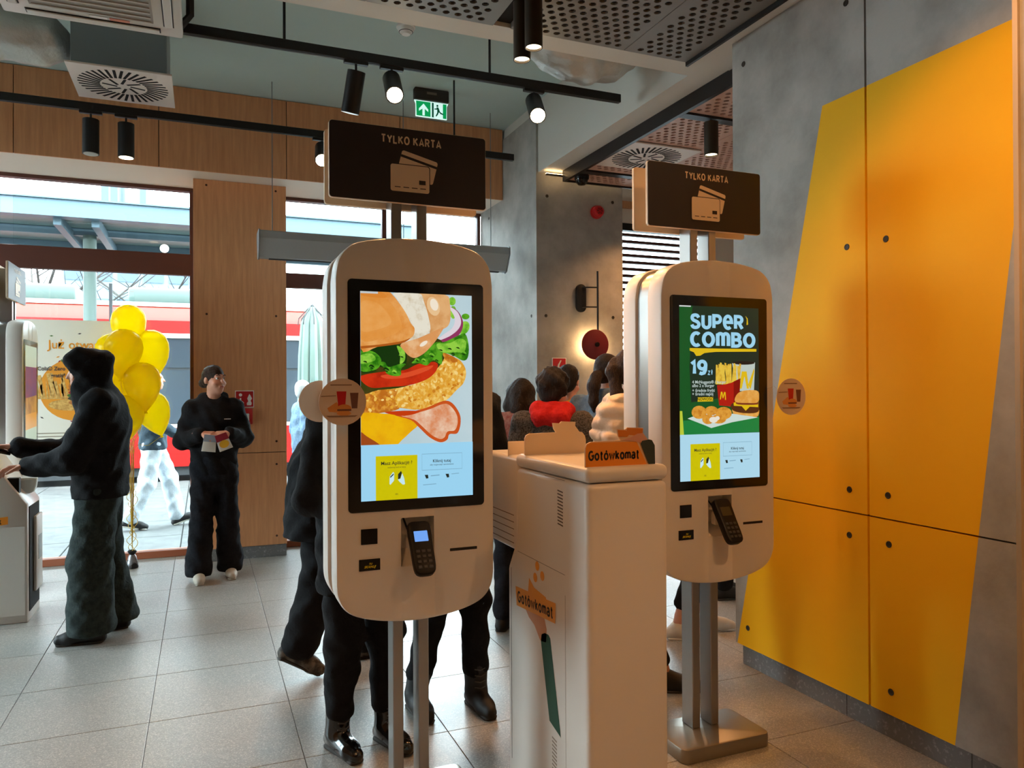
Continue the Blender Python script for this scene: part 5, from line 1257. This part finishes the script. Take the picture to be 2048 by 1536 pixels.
um = thing('closed_parasol', 'folded pale green parasol standing outside the door', 'parasol', (1.25, 9.5, -.005))
fab = mat('parasol_fabric', lin(112, 132, 124), .8)
MB().cyl((0, 0, 0), (0, 0, 2.5), .025, n=10).build('pole', 'greymetal', um); MB().cyl((0, 0, 0), (0, 0, .07), .3, n=20).build('base', tdk, um)
for k in range(8):
    a = 2*PI*k/8
    MB().tube([(.02*math.cos(a), .02*math.sin(a), 2.50), (.09*math.cos(a), .09*math.sin(a), 2.30), (.115*math.cos(a), .115*math.sin(a), 1.9), (.13*math.cos(a), .13*math.sin(a), 1.0)], [.02, .05, .055, .06], 7).build('fold', fab, um)
    MB().tube([(.0, .0, 2.54), (.16*math.cos(a), .16*math.sin(a), 2.36), (.17*math.cos(a), .17*math.sin(a), 2.28)], .007, 5).build('rib', tdk, um)
# ================================================================== PEOPLE
def clothm(name, c, c2=None, rough=.92, sc=30, bump=.35):
    return mat(name, c, rough, var=(sc, c2 or tuple(v*.7 for v in c), .4, .65), bump=(90, bump), spec=.2)
G['skin'] = mat('skin', lin(206, 150, 122), .5, var=(14, lin(196, 134, 108), .4, .7))
G['blackcloth'] = clothm('black_cloth', lin(24, 24, 27)); G['navy'] = clothm('navy_cloth', lin(34, 38, 46)); G['darkjean'] = clothm('dark_green_denim', lin(50, 60, 58), lin(36, 44, 44)); G['charcoal'] = clothm('charcoal_denim', lin(32, 34, 40), lin(22, 24, 30))
G['tweed'] = clothm('grey_tweed', lin(96, 92, 88), lin(34, 32, 32), sc=120); G['redfleece'] = clothm('red_fleece', lin(206, 42, 40), lin(180, 28, 30)); G['plaid'] = clothm('plaid_flannel', lin(120, 60, 58), lin(150, 120, 112), sc=26)
G['denim'] = clothm('light_denim', lin(120, 142, 162), lin(96, 120, 144)); G['mustard'] = clothm('mustard_knit', lin(206, 150, 40)); G['puffer'] = mat('cream_puffer', lin(226, 200, 170), .5, bump=(40, .3)); G['whitecloth'] = clothm('pale_cotton', lin(206, 214, 220), lin(186, 198, 208)); G['slate'] = clothm('slate_jacket', lin(60, 74, 84))
G['hair_brown'] = mat('brown_hair', lin(46, 32, 25), .5, var=(70, lin(76, 56, 42), .42, .66), stretch=(3, 3, .35), bump=(120, .9), spec=.2); G['hair_black'] = mat('black_hair', lin(30, 24, 22), .5, var=(70, lin(58, 45, 38), .42, .66), stretch=(3, 3, .35), bump=(120, .9), spec=.2); G['hair_grey'] = mat('grey_hair', lin(190, 188, 184), .7)
G['shoe_black'] = mat('shoe_black', lin(18, 18, 19), .6); G['boot_gloss'] = mat('patent_boot', lin(12, 12, 13), .14, coat=.6); G['shoe_white'] = mat('shoe_white', lin(206, 198, 184), .6); G['shoe_sneaker'] = mat('sneaker_mix', lin(104, 96, 84), .7, var=(22, lin(46, 40, 36), .42, .58)); G['sole'] = mat('sole', lin(60, 56, 52), .8); G['sole_white'] = mat('sole_white', lin(216, 212, 200), .7)

def rotz(a): c, s = math.cos(a), math.sin(a); return np.array([[c, -s, 0], [s, c, 0], [0, 0, 1.0]])
def rotx(a): c, s = math.cos(a), math.sin(a); return np.array([[1.0, 0, 0], [0, c, -s], [0, s, c]])
BASE = dict(pelvis=(0, 0, .96), waist=(0, 0, 1.08), chest=(0, 0, 1.31), neck=(0, .015, 1.49), head=(0, -.015, 1.635),
            shL=(.175, .01, 1.415), elL=(.235, .04, 1.14), wrL=(.24, -.03, .90), shR=(-.175, .01, 1.415), elR=(-.235, .04, 1.14), wrR=(-.24, -.03, .90),
            hipL=(.088, 0, .92), knL=(.10, -.015, .50), anL=(.105, .03, .09), hipR=(-.088, 0, .92), knR=(-.10, -.015, .50), anR=(-.105, .03, .09))

def person(label, loc, rz, H=1.72, J=None, yaw=0, pitch=0, top='blackcloth', legs='charcoal', shoes='shoe_black', hair='hair_brown', style='short', fine=False,
           chest=.19, hem=.84, hemr=.19, sleeve=(.078, .066, .052), leg=(.098, .074, .066), hips=.165, hood=None, boot=0.0, toe=None, sole='sole', hands=None, ankle=False, seed=1.0, vox=.016, extra=None, topname='jacket', rib=0.0, pants_end=.06, hemz=.045):
    s = H/1.75; j = {k: np.array(v, float)*s for k, v in {**BASE, **(J or {})}.items()}
    t = thing('person', label, 'person', (loc[0], loc[1], 0), rz)
    Rh = rotz(yaw) @ rotx(pitch); hc = j['head']; hp = lambda *v: hc+Rh @ (np.array(v, float)*s)
    dn = lambda a, b, f: a+(b-a)*f
    # ---- body: head, neck, trunk, arms, hands and legs in one mesh
    b = SDF()
    b.el(hp(0, .016, .03), np.array((.073, .090, .086))*s, .02, Rh); b.el(hp(0, -.022, -.03), np.array((.060, .066, .084))*s, .02, Rh)
    b.rc(hp(0, -.055, -.088), hp(0, -.045, -.08), .030*s, .036*s, .02)
    b.rc(hp(0, -.084, .012), hp(0, -.103, -.022), .009*s, .0125*s, .008); b.rc(hp(-.034, -.074, .03), hp(.034, -.074, .03), .013*s, .013*s, .012)
    for q in (-1, 1):
        b.el(hp(q*.03, -.092, .012), np.array((.017, .013, .010))*s, .006, Rh, sub=True); b.el(hp(q*.074, .012, -.004), np.array((.011, .019, .030))*s, .006, Rh)
        b.rc(hp(q*.042, -.06, -.03), hp(q*.04, -.058, -.035), .022*s, .02*s, .015)
    b.rc(hp(-.019, -.0855, -.056), hp(.019, -.0855, -.056), .0075*s, .0075*s, .004); b.rc(hp(-.014, -.084, -.066), hp(.014, -.084, -.066), .008*s, .008*s, .004)
    b.rc(hp(0, .012, -.06), j['neck']-np.array((0, 0, .03)), .050*s, .060*s, .02)
    bm_ = [b.arrays(.0075 if fine else .011, box=(hc-np.array((.16, .17, .27))*s, hc+np.array((.16, .17, .17))*s))]
    b2 = SDF(); b2.rc(j['pelvis'], j['chest'], .12*s, .14*s, .04, (1, .62, 1)); b2.rc(j['chest'], j['neck']-np.array((0, 0, .02)), .12*s, .055*s, .04, (1, .7, 1)); b2.rc(j['shL'], j['shR'], .055*s, .055*s, .04)
    for q in 'LR':
        b2.chain([j['sh'+q], j['el'+q], j['wr'+q]], [.05*s, .04*s, .028*s], .02); b2.chain([j['hip'+q], j['kn'+q], j['an'+q]], [.075*s, .05*s, .036*s], .03)
    bm_.append(b2.arrays(.02))
    if hands:
        for q, (d, n_, th, cu) in hands.items():
            d = np.array(d, float); d /= np.linalg.norm(d); n_ = np.array(n_, float); n_ -= d*n_.dot(d); n_ /= np.linalg.norm(n_); tv = np.cross(d, n_)*th
            h = SDF(); w = j['wr'+q]; h.rc(j['wr'+q]-d*.05*s, w+d*.015*s, .027*s, .026*s, .012)
            for off, L in ((-.030, .058), (-.010, .073), (.010, .080), (.029, .072)):
                base = w+d*.088*s+tv*off*s; h.rc(w+d*.02*s+tv*off*.7*s, base, .0165*s, .012*s, .012); p = base; ang = 0
                for sg, fr_, rr in ((0, .45, .0095), (1, .30, .0085), (2, .25, .0075)):
                    ang += cu*(.75 if sg == 0 else .95); q2 = p+(d*math.cos(ang)+n_*math.sin(ang))*L*fr_*s; h.rc(p, q2, rr*s, rr*.92*s, .003); p = q2
            p0 = w+d*.028*s+tv*.024*s; p1 = p0+(d*.55+tv*.75+n_*.35)*.036*s; p2 = p1+(d*.8+tv*.25+n_*.5)*.032*s; p3 = p2+(d*.9-tv*.05+n_*.45)*.026*s
            h.rc(p0, p1, .0145*s, .0115*s, .008); h.rc(p1, p2, .0105*s, .0095*s, .004); h.rc(p2, p3, .009*s, .0075*s, .003)
            bm_.append(h.arrays(.0042))
    body = link('body', np_mesh('body', bm_, 'skin'), t)
    # ---- top
    c = SDF(); hm = np.array((j['pelvis'][0], j['pelvis'][1], hem*s)) if hem*s < j['waist'][2] else j['waist']
    c.rc(hm, j['waist'], hemr*s, (hemr*.55+chest*.45)*s, .04, (1, .72, 1)); c.rc(j['waist'], j['chest'], (hemr*.5+chest*.45)*s, chest*s, .04, (1, .68, 1))
    c.rc(j['chest'], j['neck']-np.array((0, 0, .05))*s, chest*.92*s, .085*s, .05, (1, .68, 1)); c.rc(j['shL'], j['shR'], sleeve[0]*.98*s, None, .04)
    for q in 'LR':
        c.chain([j['sh'+q], j['el'+q], dn(j['el'+q], j['wr'+q], .93)], [v*s for v in sleeve], .025)
    if hood == 'down':
        c.rc(j['neck']+np.array((-.07, .05, .0))*s, j['neck']+np.array((.07, .05, .0))*s, .05*s, .05*s, .03); c.rc(j['neck']+np.array((-.06, .09, -.07))*s, j['neck']+np.array((.06, .09, -.07))*s, .06*s, .06*s, .04)
        for q in (-1, 1): c.rc(j['neck']+np.array((q*.075, .03, .01))*s, j['neck']+np.array((q*.035, -.085, -.055))*s, .036*s, .026*s, .02)
    elif hood == 'collar':
        for q in (-1, 1): c.rc(j['neck']+np.array((q*.06, .05, .015))*s, j['neck']+np.array((q*.04, -.06, -.02))*s, .03*s, .028*s, .02)
        c.rc(j['neck']+np.array((-.05, .06, .015))*s, j['neck']+np.array((.05, .06, .015))*s, .03*s, .03*s, .02)
    elif hood == 'up':
        c.el(hp(0, .025, .025), np.array((.108, .128, .122))*s, .03, Rh); c.rc(hp(0, .03, -.06), j['neck']+np.array((0, .03, -.06))*s, .098*s, .098*s, .03)
        c.rc(hp(0, -.03, -.11), j['neck']+np.array((0, -.05, -.08))*s, .078*s, .085*s, .03); c.el(hp(0, -.02, .112), np.array((.08, .05, .04))*s, .015, Rh); c.el(hp(0, .10, .06), np.array((.085, .06, .06))*s, .02, Rh)
        c.el(hp(0, -.055, .06), np.array((.095, .065, .075))*s, .03, Rh); c.el(hp(0, -.135, -.03), np.array((.066, .095, .098))*s, .012, Rh, sub=True)
    c.rc(j['neck']+np.array((0, 0, .0))*s, hp(0, -.005, -.10), .052*s, .056*s, .01, sub=True) if hood in ('down', 'collar') else None
    c.zc = hem*s
    if rib: c.rib = (.062, rib)
    tp = link(topname, np_mesh(topname, [c.arrays(vox, (.006, 34, seed))], top), t)
    # ---- trousers
    l = SDF(); l.rc(j['pelvis']+np.array((0, 0, .05))*s, j['pelvis']-np.array((0, 0, .06))*s, hips*.95*s, hips*s, .04, (1, .75, 1))
    for q in 'LR':
        f = 1.0-pants_end; l.chain([j['hip'+q], j['kn'+q], dn(j['kn'+q], j['an'+q], f)], [v*s for v in leg], .035)
    l.zc = hemz*s
    link('trousers', np_mesh('trousers', [l.arrays(vox, (.007, 30, seed+1.3))], legs), t)
    # ---- shoes
    for q in 'LR':
        dv = np.array((toe or {}).get(q, (0, -1, 0)), float); dv /= np.linalg.norm(dv); up = np.array((0, 0, 1.0)); up -= dv*up.dot(dv); up /= np.linalg.norm(up)
        a = j['an'+q]; hl = a-up*.055*s-dv*.045*s; ball = a-up*.055*s+dv*.115*s; tip = a-up*.058*s+dv*.165*s
        sh = SDF(); sh.rc(hl, a-up*.03*s, .036*s, .045*s, .02); sh.rc(a-up*.02*s, ball, .046*s, .040*s, .025); sh.rc(hl, ball, .036*s, .040*s, .02); sh.rc(ball, tip, .040*s, .032*s, .015)
        if boot: sh.rc(a, a+(j['kn'+q]-a)*boot, .052*s, .058*s, .02)
        o = link('shoe', np_mesh('shoe', [sh.arrays(.009)], shoes), t)
        so = SDF()
        for off in (-.018, .018):
            sd2 = np.cross(dv, up)*off*s; so.rc(hl-up*.028*s+sd2, tip-up*.024*s+sd2*.8, .026*s, .022*s, .01, (1, 1, .42))
        link('sole', np_mesh('sole', [so.arrays(.009)], sole), o)
        if boot and boot > .15:
            lm = mat('bootlace', lin(70, 66, 62), .5)
            for i in range(4):
                p = a+(j['kn'+q]-a)*boot*(.1+.25*i)+dv*.052*s; sdv = np.cross(dv, up)
                MB().tube([tuple(p-sdv*.026+up*.006), tuple(p+dv*.006), tuple(p+sdv*.026+up*.006)], .0035, 5).build('lace', lm, o)
    # ---- hair
    if hair:
        r = SDF(); tight = style in ('bun', 'sleek'); r.el(hp(0, .014 if tight else .026, .044), np.array((.079, .094, .083) if tight else (.083, .093, .090))*s, .02, Rh)
        if style in ('short', 'curly'): r.el(hp(0, .05, -.02), np.array((.076, .065, .075))*s, .03, Rh)
        if style == 'curly':
            for i in range(60):
                zz = 1-1.55*i/60; rr = math.sqrt(max(0, 1-zz*zz)); a1 = i*2.4
                r.el(hp(.082*rr*math.cos(a1), .03+.092*rr*math.sin(a1), .035+.092*zz), np.full(3, .021+.007*math.sin(i*3.1))*s, .010)
            r.el(hp(0, -.06, .10), np.array((.05, .04, .035))*s, .02, Rh)
        if style == 'pony':
            r.el(hp(0, .05, -.01), np.array((.07, .06, .06))*s, .03, Rh); r.rc(hp(0, .105, .0), hp(0, .15, -.05), .022*s, .034*s, .01); r.chain([hp(0, .14, -.03), hp(0, .165, -.10), hp(0, .15, -.20), hp(0, .13, -.26)], [.034*s, .04*s, .03*s, .012*s], .02)
        if style == 'long':
            for q in (-1, 0, 1): r.chain([hp(q*.055, .06, .0), hp(q*.065, .085, -.13), hp(q*.06, .07, -.30)], [.05*s, .045*s, .025*s], .03)
            for q in (-1, 1): r.chain([hp(q*.07, .0, .02), hp(q*.082, .02, -.12), hp(q*.085, -.03, -.26), hp(q*.07, -.05, -.36)], [.025*s, .026*s, .026*s, .012*s], .015)
        if style == 'sleek':
            r.el(hp(0, .04, .0), np.array((.074, .07, .07))*s, .03, Rh); r.rc(hp(0, .11, .05), hp(-.03, .13, .0), .025*s, .03*s, .01); r.chain([hp(-.03, .12, .0), hp(-.07, .10, -.12), hp(-.09, .02, -.22), hp(-.09, -.06, -.34)], [.03*s, .032*s, .03*s, .014*s], .02)
        if style == 'bun': r.el(hp(0, .04, .0), np.array((.074, .07, .07))*s, .03, Rh); r.el(hp(0, .125, -.02), np.full(3, .042)*s, .01)
        if style == 'bob':
            for q in (-1, 1): r.chain([hp(q*.06, .04, .03), hp(q*.074, .03, -.08), hp(q*.06, .04, -.13)], [.045*s, .04*s, .02*s], .03)
            r.chain([hp(0, .07, .0), hp(0, .075, -.13)], [.06*s, .045*s], .03)
        r.el(hp(0, -.12 if tight else -.115, -.046 if tight else -.035), np.array((.070, .090 if tight else .085, .098))*s, .012, Rh, sub=True)
        link('hair', np_mesh('hair', [r.arrays(.0075 if fine else .011, (.0022, 110, seed))], hair), t)
    if fine:
        for q in (-1, 1):
            e = MB().sphere(tuple(hp(q*.03, -.0715, .012)), .0115*s, 12).build('eye', 'white', t)
            p = hp(q*.03, -.0715, .012); g = Rh @ np.array((.12*1, -1, 0)); g /= np.linalg.norm(g)
            MB().sphere(tuple(p+g*.0058*s), .0072*s, 10).build('iris', mat('iris', lin(52, 40, 34), .2), e)
            MB().tube([tuple(hp(q*.014, -.0905, .034)), tuple(hp(q*.032, -.092, .040)), tuple(hp(q*.05, -.078, .034))], [.003, .004, .002], 6).build('eyebrow', G['hair_brown'], t)
        MB().tube([tuple(hp(-.022, -.0885, -.060)), tuple(hp(-.009, -.0945, -.0575)), tuple(hp(.009, -.0945, -.0575)), tuple(hp(.022, -.0885, -.060))], [.002, .0042, .0042, .002], 6).build('lips', mat('lips', lin(176, 96, 88), .5), t)
    return t, j, body, tp

# hooded visitor at the left machine, facing -x
tA, jA, _, _ = person('person in black hoodie with hood up and baggy dark jeans, reaching to the machine', (-.575, 5.19), -PI/2, 1.74,
    dict(neck=(0, .0, 1.48), head=(0, -.075, 1.615), chest=(0, .02, 1.30), elR=(-.21, -.20, 1.10), wrR=(-.13, -.46, 1.165), elL=(.22, -.12, 1.10), wrL=(.10, -.36, 1.06), anR=(-.14, .07, .09), knR=(-.12, -.01, .5), anL=(.10, -.04, .09), knL=(.11, -.04, .5)),
    pitch=.12, top='blackcloth', topname='hoodie', legs='darkjean', shoes='shoe_black', hair='hair_black', style='short', chest=.215, hem=.86, hemr=.215, sleeve=(.095, .085, .062), leg=(.115, .118, .132), hips=.165, hood='up', pants_end=.02, hemz=.06, toe=dict(R=(.12, -1, 0), L=(-.05, -1, 0)), seed=2.2, vox=.013,
    hands=dict(R=((-.05, -1, .06), (0, -.2, -1), -1, .35), L=((.05, -1, -.05), (.3, 0, -1), 1, .5)))
# woman by the pillar
tB, jB, bB, tpB = person('person in black hoodie and wide dark jeans standing by the wooden pillar', (.085, 6.43), .06, 1.68,
    dict(elL=(.232, .03, 1.15), wrL=(.095, -.21, 1.205), elR=(-.232, .03, 1.14), wrR=(-.11, -.21, 1.205), anL=(.125, .05, .09), anR=(-.125, -.03, .09), shL=(.158, .01, 1.40), shR=(-.158, .01, 1.40)),
    yaw=.62, pitch=-.03, top='blackcloth', topname='hoodie', legs='charcoal', shoes='shoe_white', sole='sole_white', hair='hair_brown', style='bun', fine=True, chest=.178, hem=.86, hemr=.178, sleeve=(.080, .076, .055), leg=(.095, .084, .106), hips=.175, hood='down', pants_end=.02, seed=4.1, vox=.012,
    hands=dict(L=((-.75, -.45, .02), (0, .3, -1), 1, .55), R=((.75, -.45, .02), (0, .3, -1), -1, .55)))
text('•••••••', .02, 'white', tB, (.085, -.158, 1.265), bold=.04, ext=.0005, name='chest_print')
# walker behind kiosk, mid-stride towards +x
person('person in long dark coat striding behind the nearest kiosk, heel raised', (.60, 4.12), PI/2, 1.70,
    dict(pelvis=(0, .05, .95), waist=(0, .03, 1.07), chest=(0, -.06, 1.29), neck=(0, -.13, 1.45), head=(0, -.19, 1.58), shL=(.17, -.06, 1.38), shR=(-.17, -.06, 1.38), elL=(.25, -.02, 1.12), elR=(-.25, .02, 1.12), wrL=(.2, -.16, .95), wrR=(-.22, -.1, .92), knR=(-.10, .03, .50), anR=(-.10, .15, .175), knL=(.10, -.16, .52), anL=(.10, -.24, .09)),
    top='blackcloth', topname='coat', legs='blackcloth', shoes='shoe_sneaker', hair='hair_black', style='short', chest=.205, hem=.74, hemr=.235, sleeve=(.09, .075, .06), leg=(.125, .11, .095), hood='down', toe=dict(R=(0, -1, -.62)), seed=.4, vox=.014)
# couple using the far side of the kiosk
person('person in black coat and patent lace-up boots behind the nearest kiosk', (.62, 3.17), .32, 1.66,
    dict(anL=(.10, -.03, .09), anR=(-.10, .05, .09), elL=(.21, -.06, 1.15), wrL=(.10, -.22, 1.15), elR=(-.26, -.02, 1.12), wrR=(-.17, -.2, 1.05)),
    top='blackcloth', topname='coat', legs='blackcloth', shoes='boot_gloss', hair='hair_brown', style='long', chest=.205, hem=.70, hemr=.21, leg=(.098, .082, .062), boot=.30, hood='collar', seed=3.3, vox=.014, pants_end=.22)
person('person in black jeans and matte lace-up boots beside the cash machine', (1.08, 3.38), .05, 1.74,
    dict(anL=(.11, -.02, .09), knL=(.10, -.03, .5), anR=(-.16, .06, .09), elL=(.26, .03, 1.12), wrL=(.21, -.12, .95)),
    top='blackcloth', topname='jacket', legs='blackcloth', shoes='shoe_black', hair='hair_black', style='short', hem=.82, chest=.205, leg=(.092, .07, .06), boot=.28, hood='collar', seed=5.1, vox=.014, pants_end=.22)
# queue on the right
person('person with dark curly hair, grey tweed coat and bright red hood', (1.79, 3.77), math.radians(146), 1.60,
    dict(neck=(0, -.02, 1.49), head=(0, -.05, 1.62)), yaw=-.25, pitch=.2, top='tweed', topname='coat', hair='hair_black', style='curly', chest=.20, hem=.72, hemr=.21, seed=6.6, vox=.013)
person('person with dark bobbed hair and brown plaid shirt, head bowed, in the queue', (1.81, 4.32), math.radians(140), 1.57,
    dict(neck=(0, -.04, 1.48), head=(0, -.10, 1.60)), pitch=.4, top='plaid', topname='shirt', hair='hair_black', style='bob', chest=.18, hem=.82, seed=7.4, vox=.014)
person('person with brown ponytail and light denim jacket in the queue', (2.33, 4.15), math.radians(118), 1.70,
    dict(neck=(0, -.02, 1.49), head=(0, -.05, 1.625)), pitch=.15, top='denim', topname='jacket', hair='hair_brown', style='pony', chest=.185, hem=.86, seed=8.8, vox=.014, hood='collar')
person('person with dark hair and mustard yellow top deepest in the queue', (2.36, 4.72), math.radians(130), 1.64,
    None, pitch=.25, top='mustard', topname='sweater', hair='hair_black', style='short', chest=.19, hem=.84, seed=9.2)
person('person in cream quilted puffer jacket with long brown hair beside the right kiosk', (1.875, 3.19), math.radians(62), 1.69,
    dict(neck=(0, -.04, 1.49), head=(0, -.085, 1.63), anL=(.09, -.22, .09), knL=(.10, -.10, .5), anR=(-.10, .12, .09), knR=(-.10, .0, .5), elR=(-.27, .0, 1.13), wrR=(-.24, -.12, .95)), top='puffer', topname='puffer_jacket', legs='blackcloth', hair='hair_brown', style='sleek', chest=.21, hem=.86, hemr=.20, sleeve=(.10, .088, .06), rib=.020, hood='collar', leg=(.09, .066, .048), pants_end=.16, seed=1.9, vox=.012)
person('person in black trousers and white sneakers behind the right kiosk', (2.74, 3.82), math.radians(60), 1.62,
    dict(anL=(.12, -.10, .09), anR=(-.10, .10, .09)), top='slate', topname='jacket', legs='blackcloth', shoes='shoe_white', sole='sole_white', hair='hair_brown', style='short', leg=(.09, .068, .06), pants_end=.35, seed=2.8)
person('person in dark clothes standing deepest in the bay behind the concrete wall', (3.45, 4.45), math.radians(75), 1.70, None, top='navy', topname='jacket', legs='blackcloth', hair='hair_black', style='short', seed=3.9)
# passers-by outside
person('pedestrian outside in slate jacket and pale trousers walking past the window', (-.50, 9.06), PI/2, 1.72,
    dict(knL=(.1, -.16, .52), anL=(.1, -.24, .10), knR=(-.1, .05, .5), anR=(-.1, .22, .12), elL=(.24, .1, 1.14), wrL=(.24, -.05, .95), elR=(-.24, -.08, 1.14), wrR=(-.22, -.26, 1.02)), top='slate', topname='jacket', legs='whitecloth', shoes='shoe_black', sole='sole_white', hair='hair_brown', style='short', leg=(.105, .09, .085), hips=.15, hem=.86, hemr=.20, hood='down', seed=4.4, toe=dict(L=(0, -1, .35), R=(0, -1, -.2)))
person('grey-haired pedestrian outside in light blue jacket beyond the door', (1.05, 8.75), math.radians(100), 1.58, None, top='denim', topname='jacket', legs='navy', hair='hair_grey', style='short', seed=5.5, vox=.02)

# red hood of the tweed coat
rh = SDF(); nk = np.array((0, -.02, 1.49))*1.60/1.75
rh.rc(nk+np.array((-.07, .05, .015)), nk+np.array((.07, .05, .015)), .045, .045, .03); rh.rc(nk+np.array((-.06, .10, -.03)), nk+np.array((.06, .10, -.03)), .05, .05, .04)
for q in (-1, 1): rh.rc(nk+np.array((q*.085, .04, .01)), nk+np.array((q*.045, -.07, -.02)), .04, .035, .03)
rh.rc(nk-np.array((0, 0, .02)), nk+np.array((0, -.03, .12)), .05, .055, .01, sub=True)
for o in bpy.data.objects:
    if o.get('label', '').startswith('person with dark curly hair'): link('hood', np_mesh('hood', [rh.arrays(.010, (.004, 40, 1.0))], 'redfleece'), o)

# things held
ph = thing('smartphone', 'phone held out by the hooded person towards the machine', 'phone', (-1.135, 5.30, 1.14), math.radians(8))
MB().rbox(-.078, .078, -.037, .037, 0, .009, .003, 2).build('phone_body', 'black', ph); MB().box(-.074, .074, -.034, .034, .009, .0094).build('phone_screen', 'black_gloss', ph, smooth=False)
ph.rotation_euler = (.2, .3, math.radians(8))
def packet(label, x, y, z, rx, ry, colr, yel):
    t = thing('paper_packet', label, 'packet', (x, y, z)); t.rotation_euler = (rx, ry, 0)
    pk = mat('packet_white', lin(226, 220, 208), .6)
    MB().prism([(-.042, 0), (.042, 0), (.050, -.125), (-.050, -.125)], -.008, .008, 'y', bev=.003).build('sleeve', pk, t)
    MB().prism([(-.043, .002), (.043, .002), (.0465, -.05), (-.0465, -.05)], -.0092, .0092, 'y').build('printed_band', colr, t, smooth=False)
    if yel: MB().add([(p[0], -.0095, p[1]) for p in circle(0, -.078, .036, 18, .03)], [list(range(18))]).build('yellow_print', mat('packet_yellow', lin(230, 170, 30), .6), t, smooth=False)
packet('grey-white paper packet held in the right hand of the person by pillar', .055, 6.145, 1.150, 0, .12, mat('packet_grey', lin(150, 160, 176), .6), False)
packet('red and white paper packet with yellow print held by person near pillar', .125, 6.14, 1.155, 0, -.35, mat('packet_red', lin(150, 24, 44), .6), True)
